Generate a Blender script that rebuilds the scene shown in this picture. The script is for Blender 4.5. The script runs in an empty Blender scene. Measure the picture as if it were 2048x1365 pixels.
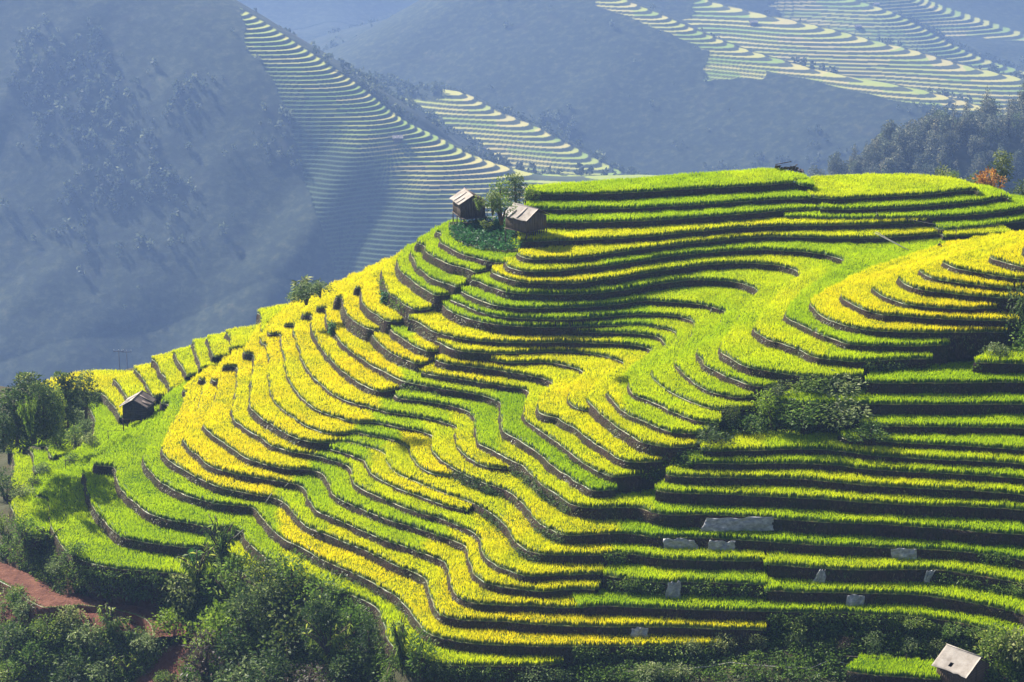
import bpy, math, random
import numpy as np
from mathutils import Vector, Matrix
from mathutils.bvhtree import BVHTree
rng = np.random.default_rng(7)
random.seed(7)
R = math.radians
scene = bpy.context.scene
COL = scene.collection

# ------------------------------------------------------------------ survey
# The terraces were surveyed from the photograph: every rim is level, so a
# sight line through a rim point and the rim's height give its place on the hill.
F = 1024 / math.tan(R(12.5)); PITCH = R(-17.0); CZ = 120.0
def ray(u, v):
    u = np.asarray(u, float); v = np.asarray(v, float)
    x = (u-1024)/F; z = -(v-682.5)/F; c, s = math.cos(PITCH), math.sin(PITCH)
    return np.stack([x, c-s*z, s+c*z], -1)
def at_z(u, v, z):
    d = ray(u, v); t = (z-CZ)/d[..., 2]
    return d*t[..., None] + np.array([0, 0, CZ])
def at_D(u, v, D):
    d = ray(u, v)
    return d*(np.asarray(D)/d[..., 1])[..., None] + np.array([0, 0, CZ])
def to_px(P):
    q = P - np.array([0, 0, CZ]); c, s = math.cos(PITCH), math.sin(PITCH)
    f = q[..., 1]*c + q[..., 2]*s; up = -q[..., 1]*s + q[..., 2]*c
    return 1024 + F*q[..., 0]/f, 682.5 - F*up/f
def resample(p, step):
    seg = np.linalg.norm(np.diff(p, axis=0), axis=1); s = np.r_[0, np.cumsum(seg)]
    n = max(2, int(round(s[-1]/step))+1); t = np.linspace(0, s[-1], n)
    return np.stack([np.interp(t, s, p[:, k]) for k in range(p.shape[1])], 1)
def chaikin(p, n=2):
    for _ in range(n):
        q = np.empty((2*len(p), p.shape[1])); q[0] = p[0]; q[-1] = p[-1]
        q[1:-1:2] = p[:-1]*.75 + p[1:]*.25; q[2:-1:2] = p[:-1]*.25 + p[1:]*.75
        p = q
    return p

# ------------------------------------------------------------------ helpers
def vnoise(x, y, seed=0):
    """smooth value noise in [0,1]"""
    x = np.asarray(x, float); y = np.asarray(y, float)
    xi = np.floor(x).astype(np.int64); yi = np.floor(y).astype(np.int64)
    fx = x-xi; fy = y-yi; fx = fx*fx*(3-2*fx); fy = fy*fy*(3-2*fy)
    def h(a, b):
        n = (a*374761393 + b*668265263 + seed*974711) & 0x7fffffff
        n = ((n ^ (n >> 13))*1274126177) & 0x7fffffff
        return ((n ^ (n >> 16)) & 0xffff)/65535.0
    return (h(xi, yi)*(1-fx)+h(xi+1, yi)*fx)*(1-fy) + (h(xi, yi+1)*(1-fx)+h(xi+1, yi+1)*fx)*fy
def fbm(x, y, seed=0, o=4):
    t = 0; a = .5
    for k in range(o):
        t = t + a*vnoise(x*2**k, y*2**k, seed+k); a *= .5
    return t/(1-.5**o)

def mesh(name, V, faces, mats, mi=None, attrs=None, smooth=False):
    """faces: list of int arrays (n,3) or (n,4)"""
    me = bpy.data.meshes.new(name)
    V = np.asarray(V, np.float32); me.vertices.add(len(V)); me.vertices.foreach_set('co', V.ravel())
    faces = [np.asarray(f, np.int32) for f in faces if len(f)]
    li = np.concatenate([f.ravel() for f in faces]) if faces else np.zeros(0, np.int32)
    lt = np.concatenate([np.full(len(f), f.shape[1], np.int32) for f in faces]) if faces else np.zeros(0, np.int32)
    me.loops.add(len(li)); me.loops.foreach_set('vertex_index', li)
    me.polygons.add(len(lt)); me.polygons.foreach_set('loop_start', np.r_[0, np.cumsum(lt)[:-1]].astype(np.int32) if len(lt) else lt)
    if mi is not None: me.polygons.foreach_set('material_index', np.asarray(mi, np.int32))
    if smooth: me.polygons.foreach_set('use_smooth', np.ones(len(lt), bool))
    me.update(calc_edges=True)
    for k, a in (attrs or {}).items():
        at = me.attributes.new(k, 'FLOAT', 'POINT'); at.data.foreach_set('value', np.asarray(a, np.float32))
    for m in (mats if isinstance(mats, (list, tuple)) else [mats]): me.materials.append(m)
    return me
def link(name, me, parent=None, loc=(0, 0, 0), rot=(0, 0, 0), scale=(1, 1, 1)):
    o = bpy.data.objects.new(name, me); COL.objects.link(o)
    if parent is not None: o.parent = parent
    o.location = loc; o.rotation_euler = rot; o.scale = scale
    return o
def tag(o, label=None, cat=None, group=None, kind=None):
    if label: o['label'] = label
    if cat: o['category'] = cat
    if group: o['group'] = group
    if kind: o['kind'] = kind
    return o
class MB:
    """collects boxes, tubes and sheets into one mesh"""
    def __init__(s): s.v = []; s.f4 = []; s.f3 = []; s.n = 0
    def add(s, V, q=(), t=()):
        V = np.asarray(V, float); s.v.append(V)
        if len(q): s.f4.append(np.asarray(q)+s.n)
        if len(t): s.f3.append(np.asarray(t)+s.n)
        s.n += len(V)
    def box(s, c, d, M=None):
        h = np.array(d)/2
        V = np.array([[x, y, z] for x in (-1, 1) for y in (-1, 1) for z in (-1, 1)])*h
        if M is not None: V = V @ np.array(M).T
        s.add(V+np.array(c), [[0, 1, 3, 2], [4, 6, 7, 5], [0, 4, 5, 1], [2, 3, 7, 6], [0, 2, 6, 4], [1, 5, 7, 3]])
    def tube(s, pts, rad, n=7):
        pts = np.asarray(pts, float); rad = np.broadcast_to(np.asarray(rad, float), (len(pts),))
        V = []
        for i, p in enumerate(pts):
            a = pts[min(i+1, len(pts)-1)]-pts[max(i-1, 0)]; a /= max(np.linalg.norm(a), 1e-9)
            u = np.cross(a, [0, 0, 1.0] if abs(a[2]) < .9 else [1.0, 0, 0]); u /= np.linalg.norm(u); w = np.cross(a, u)
            for k in range(n):
                t = 2*math.pi*k/n; V.append(p+rad[i]*(math.cos(t)*u+math.sin(t)*w))
        q = [[i*n+k, i*n+(k+1) % n, (i+1)*n+(k+1) % n, (i+1)*n+k] for i in range(len(pts)-1) for k in range(n)]
        m = len(V); V += [pts[0], pts[-1]]
        t = [[m, (k+1) % n, k] for k in range(n)]+[[m+1, (len(pts)-1)*n+k, (len(pts)-1)*n+(k+1) % n] for k in range(n)]
        s.add(V, q, t)
    def build(s, name, mats, parent=None, smooth=False, **kw):
        return link(name, mesh(name, np.concatenate(s.v), s.f4+s.f3, mats, smooth=smooth), parent, **kw)

# ------------------------------------------------------------------ materials
class NT:
    def __init__(s, name):
        s.m = bpy.data.materials.new(name); s.m.use_nodes = True; s.t = s.m.node_tree; s.t.nodes.clear()
        s.out = s.n('ShaderNodeOutputMaterial')
    def n(s, typ, **kw):
        x = s.t.nodes.new(typ)
        for k, v in kw.items():
            if k.startswith('i_'):
                x.inputs[int(k[2:]) if k[2:].isdigit() else k[2:].replace('_', ' ')].default_value = v
            else: setattr(x, k, v)
        return x
    def l(s, a, b): s.t.links.new(a, b)
    def noise(s, scale, detail=3, rough=.55, stretch=None, coord='Object'):
        tc = s.n('ShaderNodeTexCoord'); o = tc.outputs[coord]
        if stretch:
            mp = s.n('ShaderNodeMapping'); mp.inputs['Scale'].default_value = stretch; s.l(o, mp.inputs['Vector']); o = mp.outputs[0]
        x = s.n('ShaderNodeTexNoise'); x.inputs['Scale'].default_value = scale; x.inputs['Detail'].default_value = detail; x.inputs['Roughness'].default_value = rough
        s.l(o, x.inputs['Vector']); return x.outputs['Fac']
    def ramp(s, fac, stops):
        r = s.n('ShaderNodeValToRGB'); e = r.color_ramp.elements
        while len(e) < len(stops): e.new(.5)
        for q, (p, c) in zip(e, stops): q.position = p; q.color = (*c, 1)
        s.l(fac, r.inputs[0]); return r.outputs[0]
    def attr(s, name): return s.n('ShaderNodeAttribute', attribute_name=name).outputs['Fac']
    def math(s, op, a, b=None, c=None, clamp=False):
        x = s.n('ShaderNodeMath', operation=op, use_clamp=clamp)
        for k, v in enumerate((a, b, c)):
            if v is None: continue
            if isinstance(v, (int, float)): x.inputs[k].default_value = v
            else: s.l(v, x.inputs[k])
        return x.outputs[0]
    def mix(s, f, a, b, mode='MIX'):
        x = s.n('ShaderNodeMix', data_type='RGBA', blend_type=mode)
        for i, v in ((0, f), (6, a), (7, b)):
            if isinstance(v, (int, float)): x.inputs[i].default_value = v
            elif isinstance(v, tuple): x.inputs[i].default_value = (*v, 1)
            else: s.l(v, x.inputs[i])
        return x.outputs[2]
    def pbr(s, col, rough=.9, bump=None, bstr=.5, bdist=.1, spec=.2):
        b = s.n('ShaderNodeBsdfPrincipled'); b.inputs['Roughness'].default_value = rough
        b.inputs['Specular IOR Level'].default_value = spec
        if isinstance(col, tuple): b.inputs['Base Color'].default_value = (*col, 1)
        else: s.l(col, b.inputs['Base Color'])
        if bump is not None:
            bp = s.n('ShaderNodeBump'); bp.inputs['Strength'].default_value = bstr; bp.inputs['Distance'].default_value = bdist
            s.l(bump, bp.inputs['Height']); s.l(bp.outputs[0], b.inputs['Normal'])
        s.l(b.outputs[0], s.out.inputs[0]); return s.m
    def leaf(s, col, trans=.45, gloss=.06, grough=.45):
        d = s.n('ShaderNodeBsdfDiffuse'); t = s.n('ShaderNodeBsdfTranslucent'); m = s.n('ShaderNodeMixShader'); m.inputs[0].default_value = trans
        for x in (d, t):
            if isinstance(col, tuple): x.inputs[0].default_value = (*col, 1)
            else: s.l(col, x.inputs[0])
        s.l(d.outputs[0], m.inputs[1]); s.l(t.outputs[0], m.inputs[2])
        g = s.n('ShaderNodeBsdfGlossy'); g.inputs['Roughness'].default_value = grough; g.inputs[0].default_value = (1, 1, 1, 1)
        m2 = s.n('ShaderNodeMixShader'); m2.inputs[0].default_value = gloss
        s.l(m.outputs[0], m2.inputs[1]); s.l(g.outputs[0], m2.inputs[2]); s.l(m2.outputs[0], s.out.inputs[0]); return s.m

def mat_rice():
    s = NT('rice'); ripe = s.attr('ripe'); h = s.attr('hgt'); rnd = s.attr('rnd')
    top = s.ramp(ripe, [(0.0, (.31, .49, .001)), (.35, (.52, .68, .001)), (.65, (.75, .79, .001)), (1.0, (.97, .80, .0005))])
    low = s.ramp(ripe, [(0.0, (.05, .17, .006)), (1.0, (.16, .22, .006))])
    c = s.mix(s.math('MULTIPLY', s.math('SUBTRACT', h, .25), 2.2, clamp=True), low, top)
    c = s.mix(.55, c, s.ramp(rnd, [(0, (.55, .55, .5)), (.7, (1, 1, 1))]), 'MULTIPLY')
    return s.leaf(c, .5, .012, .5)
def mat_earth():
    s = NT('bank_earth')
    a = s.noise(.6, 4); b = s.noise(5, 5, .7, (1, 1, .45)); c = s.noise(1.3, 4)
    col = s.ramp(b, [(.25, (.018, .012, .009)), (.5, (.062, .038, .026)), (.75, (.15, .10, .055))])
    col = s.mix(s.math('MULTIPLY', s.math('SUBTRACT', a, .43), 3.0, clamp=True), col, (.045, .055, .014))
    col = s.mix(s.math('MULTIPLY', s.math('SUBTRACT', c, .62), 4.0, clamp=True), col, (.11, .055, .04))
    return s.pbr(col, .95, b, 1.0, .4)
def mat_lip():
    s = NT('bund_grass'); t = s.attr('rnd')
    col = s.ramp(t, [(0, (.05, .10, .008)), (.45, (.12, .17, .02)), (.7, (.27, .26, .06)), (.85, (.20, .14, .06)), (1, (.08, .055, .03))])
    return s.leaf(col, .35, .03)
def mat_ground(name, stops, sc=.35):
    s = NT(name); a = s.noise(sc, 5, .6); b = s.noise(3, 4, .6)
    col = s.ramp(s.math('ADD', s.math('MULTIPLY', a, .65), s.math('MULTIPLY', b, .35)), stops)
    return s.pbr(col, .95, b, .8, .3)
def mat_leaf(name, dark, light, trans=.35, gloss=.1, hi=None):
    s = NT(name); t = s.attr('tone')
    st = [(0, dark), (.7, light)] + ([(1, hi)] if hi else [])
    return s.leaf(s.ramp(t, st), trans, gloss, .4)
M_RICE = mat_rice(); M_EARTH = mat_earth(); M_LIP = mat_lip()
M_SLOPE = mat_ground('slope_soil', [(.3, (.028, .032, .012)), (.5, (.06, .055, .025)), (.7, (.10, .06, .035))])
def mat_hill():
    s = NT('hill_soil'); a = s.noise(.35, 5, .6); b = s.noise(3, 4, .6); f = s.math('ADD', s.math('MULTIPLY', a, .65), s.math('MULTIPLY', b, .35))
    g = s.ramp(f, [(.3, (.028, .034, .012)), (.5, (.06, .06, .024)), (.7, (.10, .07, .04))]); r = s.ramp(f, [(.3, (.07, .024, .016)), (.55, (.14, .05, .032)), (.75, (.22, .09, .055))])
    return s.pbr(s.mix(s.attr('red'), g, r), .95, b, .8, .3)
M_HILL = mat_hill()
M_RED = mat_ground('red_soil', [(.3, (.075, .028, .018)), (.5, (.15, .058, .035)), (.7, (.25, .11, .065))], .8)
M_BARK = mat_ground('bark', [(.3, (.05, .035, .022)), (.7, (.14, .10, .07))], 2)
SUN_DIR = (-.52, .56, .60); SUN_E = 5.0; SKY_E = .052; EXPO = 1.2
HAZE_D = .00018; HAZE_COL = (.31, .47, .85, 1); HAZE_Z0 = -520; HAZE_Z1 = 190
RIMS = """
T1;0;0.35;51.57;a3 105,195 180,198 575,200 900,190 1200,175 1480,152 1800,140 2040,125 a4 100,114 230,104 345,95
T2;0;0.6;50.59;a4 355,225 480,236 600,238 800,228 1200,205 1500,180 1640,165 1680,180
T3;7;0.2;50.33;a3 110,315 300,325 600,318 1000,312 1500,285 2040,242 a4 200,238 365,232
T4;7;0.25;49.37;a3 240,425 400,432 700,425 1000,415 1400,393 1700,370 2040,340 a4 200,325 410,318
T5;12;0.35;49.63;a4 415,318 700,325 1000,310 1400,285 1700,260 1890,222 1920,235
T6;12;0.3;48.73;a4 120,384 300,392 700,397 1250,388 1500,375 1800,352 2044,312 2400,240
T7;9;0.8;48.20;a3 70,575 200,575 350,570 600,565 800,555 1000,545 1200,528 1500,495 1800,470 2040,452 a4 300,452 700,445 1000,437 1255,425
T8;7;0.3;47.71;a4 1280,440 1370,485 1500,485 1750,460 2044,415 2400,360
T9;9;0.85@1300,0.75;47.16;a3 40,670 50,692 100,706 170,720 300,718 500,712 700,687 900,655 1200,620 1500,585 1800,555 2040,537 a4 300,548 700,552 1000,545 1250,525 1375,512 1400,535
T10;24;0.65@1200,0.3@1600,0.35;46.18;a2 1975,735 1985,765 2010,785 a3 20,797 80,815 200,822 400,815 600,795 900,755 1200,705 1500,670 1800,650 2040,640 a4 100,653 200,655 400,670 560,705 630,745 480,850 350,930 180,1070 130,1140 130,1175 180,1210 260,1245 330,1275 400,1310 520,1355 b4 560,5 620,30 750,45 950,48 1200,50 1430,40
T11;14;0.85@1300,0.65@1650,0.4;45.15;a2 1872,798 1885,825 1940,852 2040,890 a3 100,902 250,912 450,912 600,900 800,875 1000,840 1300,795 1500,770 1700,755 1900,752 2040,760 a4 50,762 150,785 230,810 265,845 100,980 a3 1960,1200 1925,1250 1930,1280 1990,1340 b4 20,8 110,32 250,82 370,142 500,155 700,177 850,168 1050,152 1290,148
T12;14;0.3@1200,0.35@1350,0.5;44.00;a2 1722,885 1800,905 1850,930 1950,970 2040,988 a3 200,1000 400,1000 700,990 900,965 1100,930 1300,895 1500,885 1700,890 1850,915 1950,960 1965,990 1840,1130 b3 1800,-150 1680,0 1650,60 1680,110 1750,145 1850,210 2040,245 b4 150,270 300,298 500,300 750,290
T13;14;0.2@1250,0.4;42.78;a2 1645,975 1700,1010 1800,1050 1900,1090 2040,1112 a3 200,1110 500,1108 800,1085 1020,1055 1100,1050 1300,1060 1500,1080 1600,1105 1710,1135 1690,1190 b3 1600,-60 1500,40 1480,80 1500,140 1530,200 1600,235 1720,295 1850,350 1960,372 2040,372 b4 100,358 200,345
T14;14;0.2@1300,0.45;41.80;a2 1560,1042 1640,1085 1750,1130 1900,1175 2040,1192 a3 250,1200 500,1200 700,1180 900,1165 1100,1160 1300,1172 1400,1200 1460,1225 b3 1440,-60 1400,20 1320,130 1310,200 1360,270 1450,345 1550,405 1700,440 1830,462 1980,445
T15;14;0.25@1300,0.5;41.02;a2 1470,1075 1530,1130 1650,1180 1800,1225 2040,1258 a3 300,1262 550,1257 800,1248 1000,1245 1180,1260 1320,1295 b3 1290,20 1200,150 1115,240 1105,290 1170,350 1240,410 1350,460 1450,500 1560,545 1700,562 1900,545
T16;14;0.5;40.43;a3 545,1300 700,1305 900,1310 1100,1325 1180,1345 b3 1240,35 1200,80 1080,180 950,300 925,380 970,440 1040,465 1150,510 1250,560 1350,605 1450,640 1640,655
T17;14;0.85@1250,0.5;39.57;a2 1220,1200 1290,1215 1350,1260 1450,1310 1560,1342 b2 1750,8 1850,12 2040,22 b3 250,18 600,20 900,30 1060,55 1125,92 1050,150 900,250 760,380 750,430 850,550 920,600 1050,650 1150,690 1250,730 1400,750 1560,748
T18;14;0.8;38.64;b2 1430,0 1530,65 1650,95 1850,103 2040,108 b3 200,95 400,92 600,105 750,130 850,165 910,188 850,230 750,290 640,400 600,470 605,495 650,530 740,620 830,690 950,765 1030,820 1150,845 1330,862 1450,850 1530,830
T19;14;0.85;37.96;b2 1855,150 1900,168 2040,183 b3 200,175 350,185 480,215 570,248 550,300 500,350 455,440 455,500 520,550 605,560
T20;14;0.85;37.18;b2 1435,160 1500,190 1650,205 1800,225 2040,258 b3 130,280 250,310 330,345 300,390 220,450 192,520 205,575 280,605 360,615 395,640 480,690 560,750 640,810 740,880 830,945 930,980 1080,978 1240,965
T21;14;0.85@1010,0.85@1060,0.75;36.01;b2 1320,260 1400,280 1550,300 1800,340 2040,372 b3 80,385 140,412 125,460 100,520 85,590 110,645 170,685 245,738 290,765 385,845 455,890 560,970 640,1030 750,1080 840,1100 1030,1078
A9;14;1@800,0.45@1000,0.2@1100,0.2;35.05;a2 900,790 650,960 500,1070 470,1115 562,1103 545,1160 575,1260 640,1335 660,1365 b2 720,70 830,145 950,215 1080,280 1160,320 1240,345 1400,375 1600,405 1800,440 1900,468 1962,497 1955,600 1952,680 1975,735 2030,765 b3 50,800 120,840 220,900 300,985 370,1050 460,1090 470,1120 560,1150 620,1195 700,1205 820,1190
A10;14;1@780,0.9;34.04;a2 760,850 520,1010 390,1120 360,1168 448,1160 440,1230 455,1300 478,1360 b2 545,110 640,195 720,272 820,345 930,397 1030,418 1150,385
T23;14;0.3@1000,0.7@1300,0.35;33.86;b2 1100,440 1130,465 1250,480 1450,505 1600,535 1700,565 1745,605 1755,720 1762,820 1790,842 1850,862 1950,915 2040,957 b3 80,1000 160,1080 240,1150 330,1220 420,1280 500,1325 620,1340 800,1340 980,1335 d3 1150,25 1300,35 1550,38 1850,45 2040,57 d4 100,75 400,90 700,100 1000,120 1300,135 1600,165 2040,195 2300,225
A11;14;1@760,0.4@900,0.8;32.96;a2 620,910 380,1070 245,1200 215,1254 308,1240 300,1300 b2 315,5 345,100 385,190 410,240 445,285 500,340 580,410 680,470 780,510 900,532 1000,565 1040,578 1200,595 1400,630 1500,655 1580,683 1602,705 1590,760 1595,840 1630,885 1690,945 1760,985 1870,1020 1990,1030
A12;14;1@740,0.3@850,0.75@1000,0.8@1240,0.2;32.21;a2 420,1010 200,1170 80,1290 100,1328 195,1310 b2 200,5 215,100 235,220 262,330 310,400 335,450 400,500 480,560 580,600 700,640 800,658 960,655 1100,690 1250,715 1350,735 1420,767 1405,830 1400,880 1430,912 1480,960 1540,1005 1650,1065 1780,1130 1900,1165 2010,1205 b3 60,1285 130,1350 d3 200,92 260,130 350,175 450,200 600,195 750,185 870,180 1000,190 1150,215 1300,215 1600,222 1800,232 2040,250 d4 200,265 500,280 800,292 1000,300 1300,310 1600,330 1900,370 2044,400 2300,460
A13;12;1@710,0.2@800,0.95;31.50;a2 300,1060 120,1210 30,1340 b2 40,38 85,28 100,200 110,330 118,445 190,540 280,610 380,680 480,725 600,752 720,752 805,735 900,760 1050,785 1150,815 1225,862 1230,920 1265,972 1330,1030 1430,1080 1545,1085
A14;14;1@690,0.4@770,0.75@1010,0.85@1230,0.5;30.86;b1 2194,-255 2044,-100 1960,50 1940,112 2036,105 2015,250 2000,400 1990,530 2030,575 b2 0,582 70,645 160,705 260,762 360,800 470,822 600,820 700,808 850,840 950,870 1030,907 1042,960 1068,1020 1120,1060 1250,1120 1400,1180 1550,1235 1700,1290 1840,1350 d2 1950,70 2000,135 2044,232 d3 60,290 150,335 280,352 480,360 700,357 850,345 1000,350 1100,375 1300,395 1600,402 2010,405
M1;9;0.3@740,0.85;30.38;b2 595,870 700,905 800,932 870,965 895,1005 905,1050 960,1095 1050,1145 1200,1208 1350,1268 1500,1325 1660,1362
A15;14;0.95@630,0.35@700,0.6@950,0.85;29.62;b1 2060,-90 1900,60 1800,170 1770,225 1800,213 1900,205 1890,330 1862,500 1848,580 1880,650 1950,702 2044,752 b2 80,822 200,868 300,900 440,918 540,942 640,970 720,1000 765,1040 770,1100 785,1148 850,1195 930,1230 1050,1275 1190,1345 d2 1300,20 1450,60 1600,110 1700,150 1780,205 1795,290 1835,390 1890,420 1950,465 2040,492 d3 100,520 200,525 400,515 700,510
A16;14;1@620,0.3@700,0.4@900,0.85;28.64;b1 1950,0 1780,160 1680,290 1700,335 1750,330 1725,450 1650,620 1618,688 1680,760 1760,812 1850,870 1950,930 2044,970 b2 60,985 150,1010 250,1028 440,1035 520,1060 570,1112 588,1160 592,1218 640,1258 700,1290 800,1330 870,1360 d2 1000,50 1100,90 1250,130 1400,180 1550,225 1640,270 1690,322 1700,420 1720,485 1760,522 1810,572 1900,602 2040,620 d3 150,645 300,640 500,632 660,635
A17;14;1@590,0.3@660,0.45@850,0.85;27.57;b1 1830,90 1690,200 1590,285 1575,322 1655,318 1605,420 1578,560 1490,720 1452,795 1500,868 1570,920 1640,980 1720,1020 1830,1050 1950,1082 2044,1100 b2 130,1122 280,1142 360,1170 412,1222 418,1285 440,1322 480,1360 d2 600,55 750,120 900,180 1100,260 1300,330 1450,388 1532,442 1540,530 1560,605 1600,680 1700,725 1800,745 2040,762 d3 200,765 400,778 570,772
A18;14;1@550,0.5@650,0.75@880,0.95;26.51;b1 1700,180 1560,300 1465,375 1455,415 1500,408 1440,560 1330,770 1285,880 1340,950 1420,1010 1520,1070 1620,1120 1740,1170 1870,1205 2044,1245 b2 130,1258 200,1280 250,1312 275,1350 d2 340,80 420,140 560,200 700,250 900,335 1100,430 1250,490 1350,545 1368,640 1400,760 1445,812 1500,850 1600,870 1800,885 2040,890 d3 150,905 300,910 530,922 800,930 1000,930 1300,935 1700,950 2000,955
A19;14;0.35@530,0.25@560,0.95;25.32;b1 1560,280 1400,400 1290,470 1275,510 1365,508 1310,610 1195,830 1140,920 1140,990 1200,1060 1260,1122 1370,1192 1500,1248 1620,1285 1780,1315 1950,1330 2030,1338 d2 30,30 100,110 170,190 260,245 400,320 600,430 800,510 950,580 1080,660 1190,742 1280,860 1350,962 1400,1000 1600,1050 1800,1070 2040,1080 d3 300,1090 600,1085 900,1085 1200,1088 1650,1070
A20;14;0.25@560,0.6;24.02;b1 1380,450 1180,640 1000,770 800,930 735,1000 890,1003 922,1020 925,1110 970,1200 1040,1270 1130,1345 d1 1170,12 1300,70 1500,105 1700,130 1940,163 1945,225 2010,290 d2 0,315 60,372 160,432 300,505 450,580 610,640 700,655 800,695 900,740 970,782 1010,860 1040,950 1035,1020 1090,1082 1180,1150 1250,1178 1350,1215 1500,1237 1800,1245 2040,1242 d3 150,1240 300,1237 395,1225
A21;14;0.25@430,0.6;22.60;b1 1280,510 1050,710 850,870 680,1000 655,1080 690,1085 685,1200 735,1320 d1 755,10 850,100 900,160 960,210 1050,237 1200,262 1400,288 1540,300 1700,285 1840,400 2000,560 d2 60,640 200,690
A22;14;0.3;21.12;b1 1100,640 800,850 500,1060 300,1210 270,1252 382,1262 395,1340 d1 385,30 420,150 480,270 560,350 680,412 850,450 1050,475 1300,495 1600,535 1690,525
A23;22;0.5@60,0.3;20.60;b1 660,490 690,510 745,600 765,700 720,800 640,870 520,945 400,1005 250,1130 110,1290 75,1325 d1 120,10 128,90 160,160 210,210 330,215
A1;9;0.25;45.69;a2 1560,425 1480,455 1415,500 1480,515 1465,585 1500,605 1580,650 1660,690 1760,707 1850,738 1985,752
A2;9;0.3;44.64;a2 1430,480 1330,545 1255,592 1345,605 1335,655 1380,685 1450,722 1530,755 1620,778 1700,805 1745,830 1800,815 1890,795
A3;9;0.3;43.16;a2 1300,560 1215,660 1260,740 1310,800 1380,860 1460,895 1540,915 1600,945 1650,930 1720,895
A4;9;0.4;42.01;a2 1200,620 1115,720 1115,760 1150,820 1210,860 1260,910 1340,950 1400,990 1450,1012 1570,997
A5;9;0.85;40.43;a2 1150,670 1050,750 1005,790 1018,900 1050,990 1130,1040 1210,1095 1270,1122 1350,1122 1425,1108
A6;9;1;38.56;a2 1080,720 930,830 800,920 785,955 838,945 832,1000 855,1075 910,1132 985,1185 1060,1225 1175,1212
A7;9;1;37.09;a2 1000,740 800,880 660,985 620,1030 695,1022 705,1100 740,1180 820,1240 900,1280 1010,1292
X1;7;0.4@830,0.9;37.73;a2 1055,1235 1090,1300 1160,1350 b2 1200,18 1300,70 1400,97 1510,75
A8;9;1;36.50;a2 905,1285 920,1305 940,1350 b2 1020,65 1110,120 1200,158 1310,198 1440,172
F1;9;0.9;22.00;b1 775,425 800,408 860,470 920,550 955,612
F2;9;0.8;23.00;b1 900,318 915,322 960,380 1010,440 1060,530
F3;9;0.8;24.00;b1 1070,232 1085,238 1130,300 1180,370 1225,450
F4;9;0.8;25.30;b1 1215,155 1235,160 1255,200 1300,280 1340,340 1355,390
F5;9;0.7;26.50;b1 1380,105 1400,112 1430,180 1470,240 1495,280
F6;9;0.7;27.70;b1 1535,25 1550,32 1560,110 1590,180 1605,220
F7;9;0.7;28.90;b1 1645,-15 1660,-8 1690,80 1700,130
F8;9;0.7;30.00;b1 1800,-60 1815,-50 1850,0 1840,60
F9;5;0.7;31.50;a2 20,1150 40,1160 50,1230 30,1290
L1;4;0.5;18.10;b1 60,900 105,900 118,1000 95,1130 85,1210
L2;4;0.3;19.10;b1 180,870 240,870 265,950 282,1045
L3;3;0.4;19.90;b1 320,850 365,840 410,935
U1;14;0.95;47.24;a4 1500,585 1100,700 700,850 400,1010 330,1075 370,1120 420,1170 500,1210 620,1250 750,1280 1000,1300 1300,1305 1600,1305 1880,1300
U2;14;0.95;48.33;a4 1640,560 1200,720 800,880 585,985 575,1010 610,1045 680,1090 750,1120 900,1163 1100,1180 1400,1195 1640,1205 1970,1215
U3;14;0.95;49.20;a4 1780,540 1300,720 1000,830 830,925 828,955 865,988 950,1030 1020,1052 1100,1080 1300,1105 1600,1120 1830,1108
U4;14;0.95;50.25;a4 1920,518 1500,670 1200,770 1050,845 1045,870 1080,910 1150,945 1220,965 1350,980 1600,1010 1800,1025 2040,1035 2300,1050
U5;14;0.95;51.10;a4 2060,498 1700,620 1400,720 1210,790 1205,815 1260,850 1340,880 1450,900 1600,920 1800,945 2040,955 2300,970
U6;14;0.9;52.06;a4 2220,478 1800,620 1500,705 1392,730 1395,750 1450,775 1530,800 1700,830 1850,855 2040,875 2300,895
U7;14;0.95;53.12;a4 2420,455 2100,570 1850,660 1760,690 1775,712 1850,735 1950,765 2044,790 2300,830
U8;14;0.95;54.42;a4 2500,470 2200,560 2050,595 2030,622 2080,650 2300,690
R0;6;0.5;45.21;b4 1650,172 1680,182 1800,185 2040,190 2300,195
R1;6;0.2;43.68;b4 790,335 850,343 1000,346 1400,341 2040,341 2300,345
R2;6;0.25;42.14;b4 60,485 120,502 300,507 700,511 1000,515 1500,512 2040,512 2300,512
R3;6;0.3;40.65;b4 750,672 800,684 900,690 1300,690 1700,697 2040,706 2300,715
R4;6;0.3;39.52;b4 555,760 600,793 800,805 1100,825 1500,842 1800,860 2040,880 2300,900
R5;6;0.65@1530,0.4@1650,0.5;38.58;b3 1535,888 1700,882 1900,881 b4 0,880 200,868 400,872 560,888 700,902 900,925 1300,950 1700,970 2040,990 2300,1010
R6;6;0.4;37.61;b3 1450,985 1700,990 2040,985 b4 300,985 560,1000 750,1030 1000,1050 1400,1065 1700,1085 2040,1105 2300,1130
R7;6;0.65;36.58;b3 1225,1075 1300,1092 1500,1100 2040,1100 b4 200,1105 400,1120 700,1150 1000,1175 1300,1190 1700,1205 2040,1235 2300,1260
R8;6;0.55;35.39;b3 1150,1200 1250,1222 1500,1230 2040,1247 b4 300,1265 600,1280 900,1305 1200,1320 1600,1332 2040,1357 2300,1380
R11;6;0.5;30.90;d4 0,430 300,455 600,470 900,475 1100,470 1350,470 1500,490 1800,540 2044,590 2300,660
R12;6;0.5@1370,0.35;29.51;d3 730,515 900,545 1100,568 1250,575 1350,562 1600,580 2010,592
R12b;6;0.4;29.24;d4 0,640 400,655 800,660 1100,668 1300,690 1600,730 1900,790 2044,840 2300,930
R13;6;0.2@1250,0.35;27.81;d3 570,775 640,767 900,770 1200,780 1600,795 2040,803 d4 300,815 600,812 900,835 1200,852 1500,890 1800,960 2044,1030 2300,1120
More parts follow.
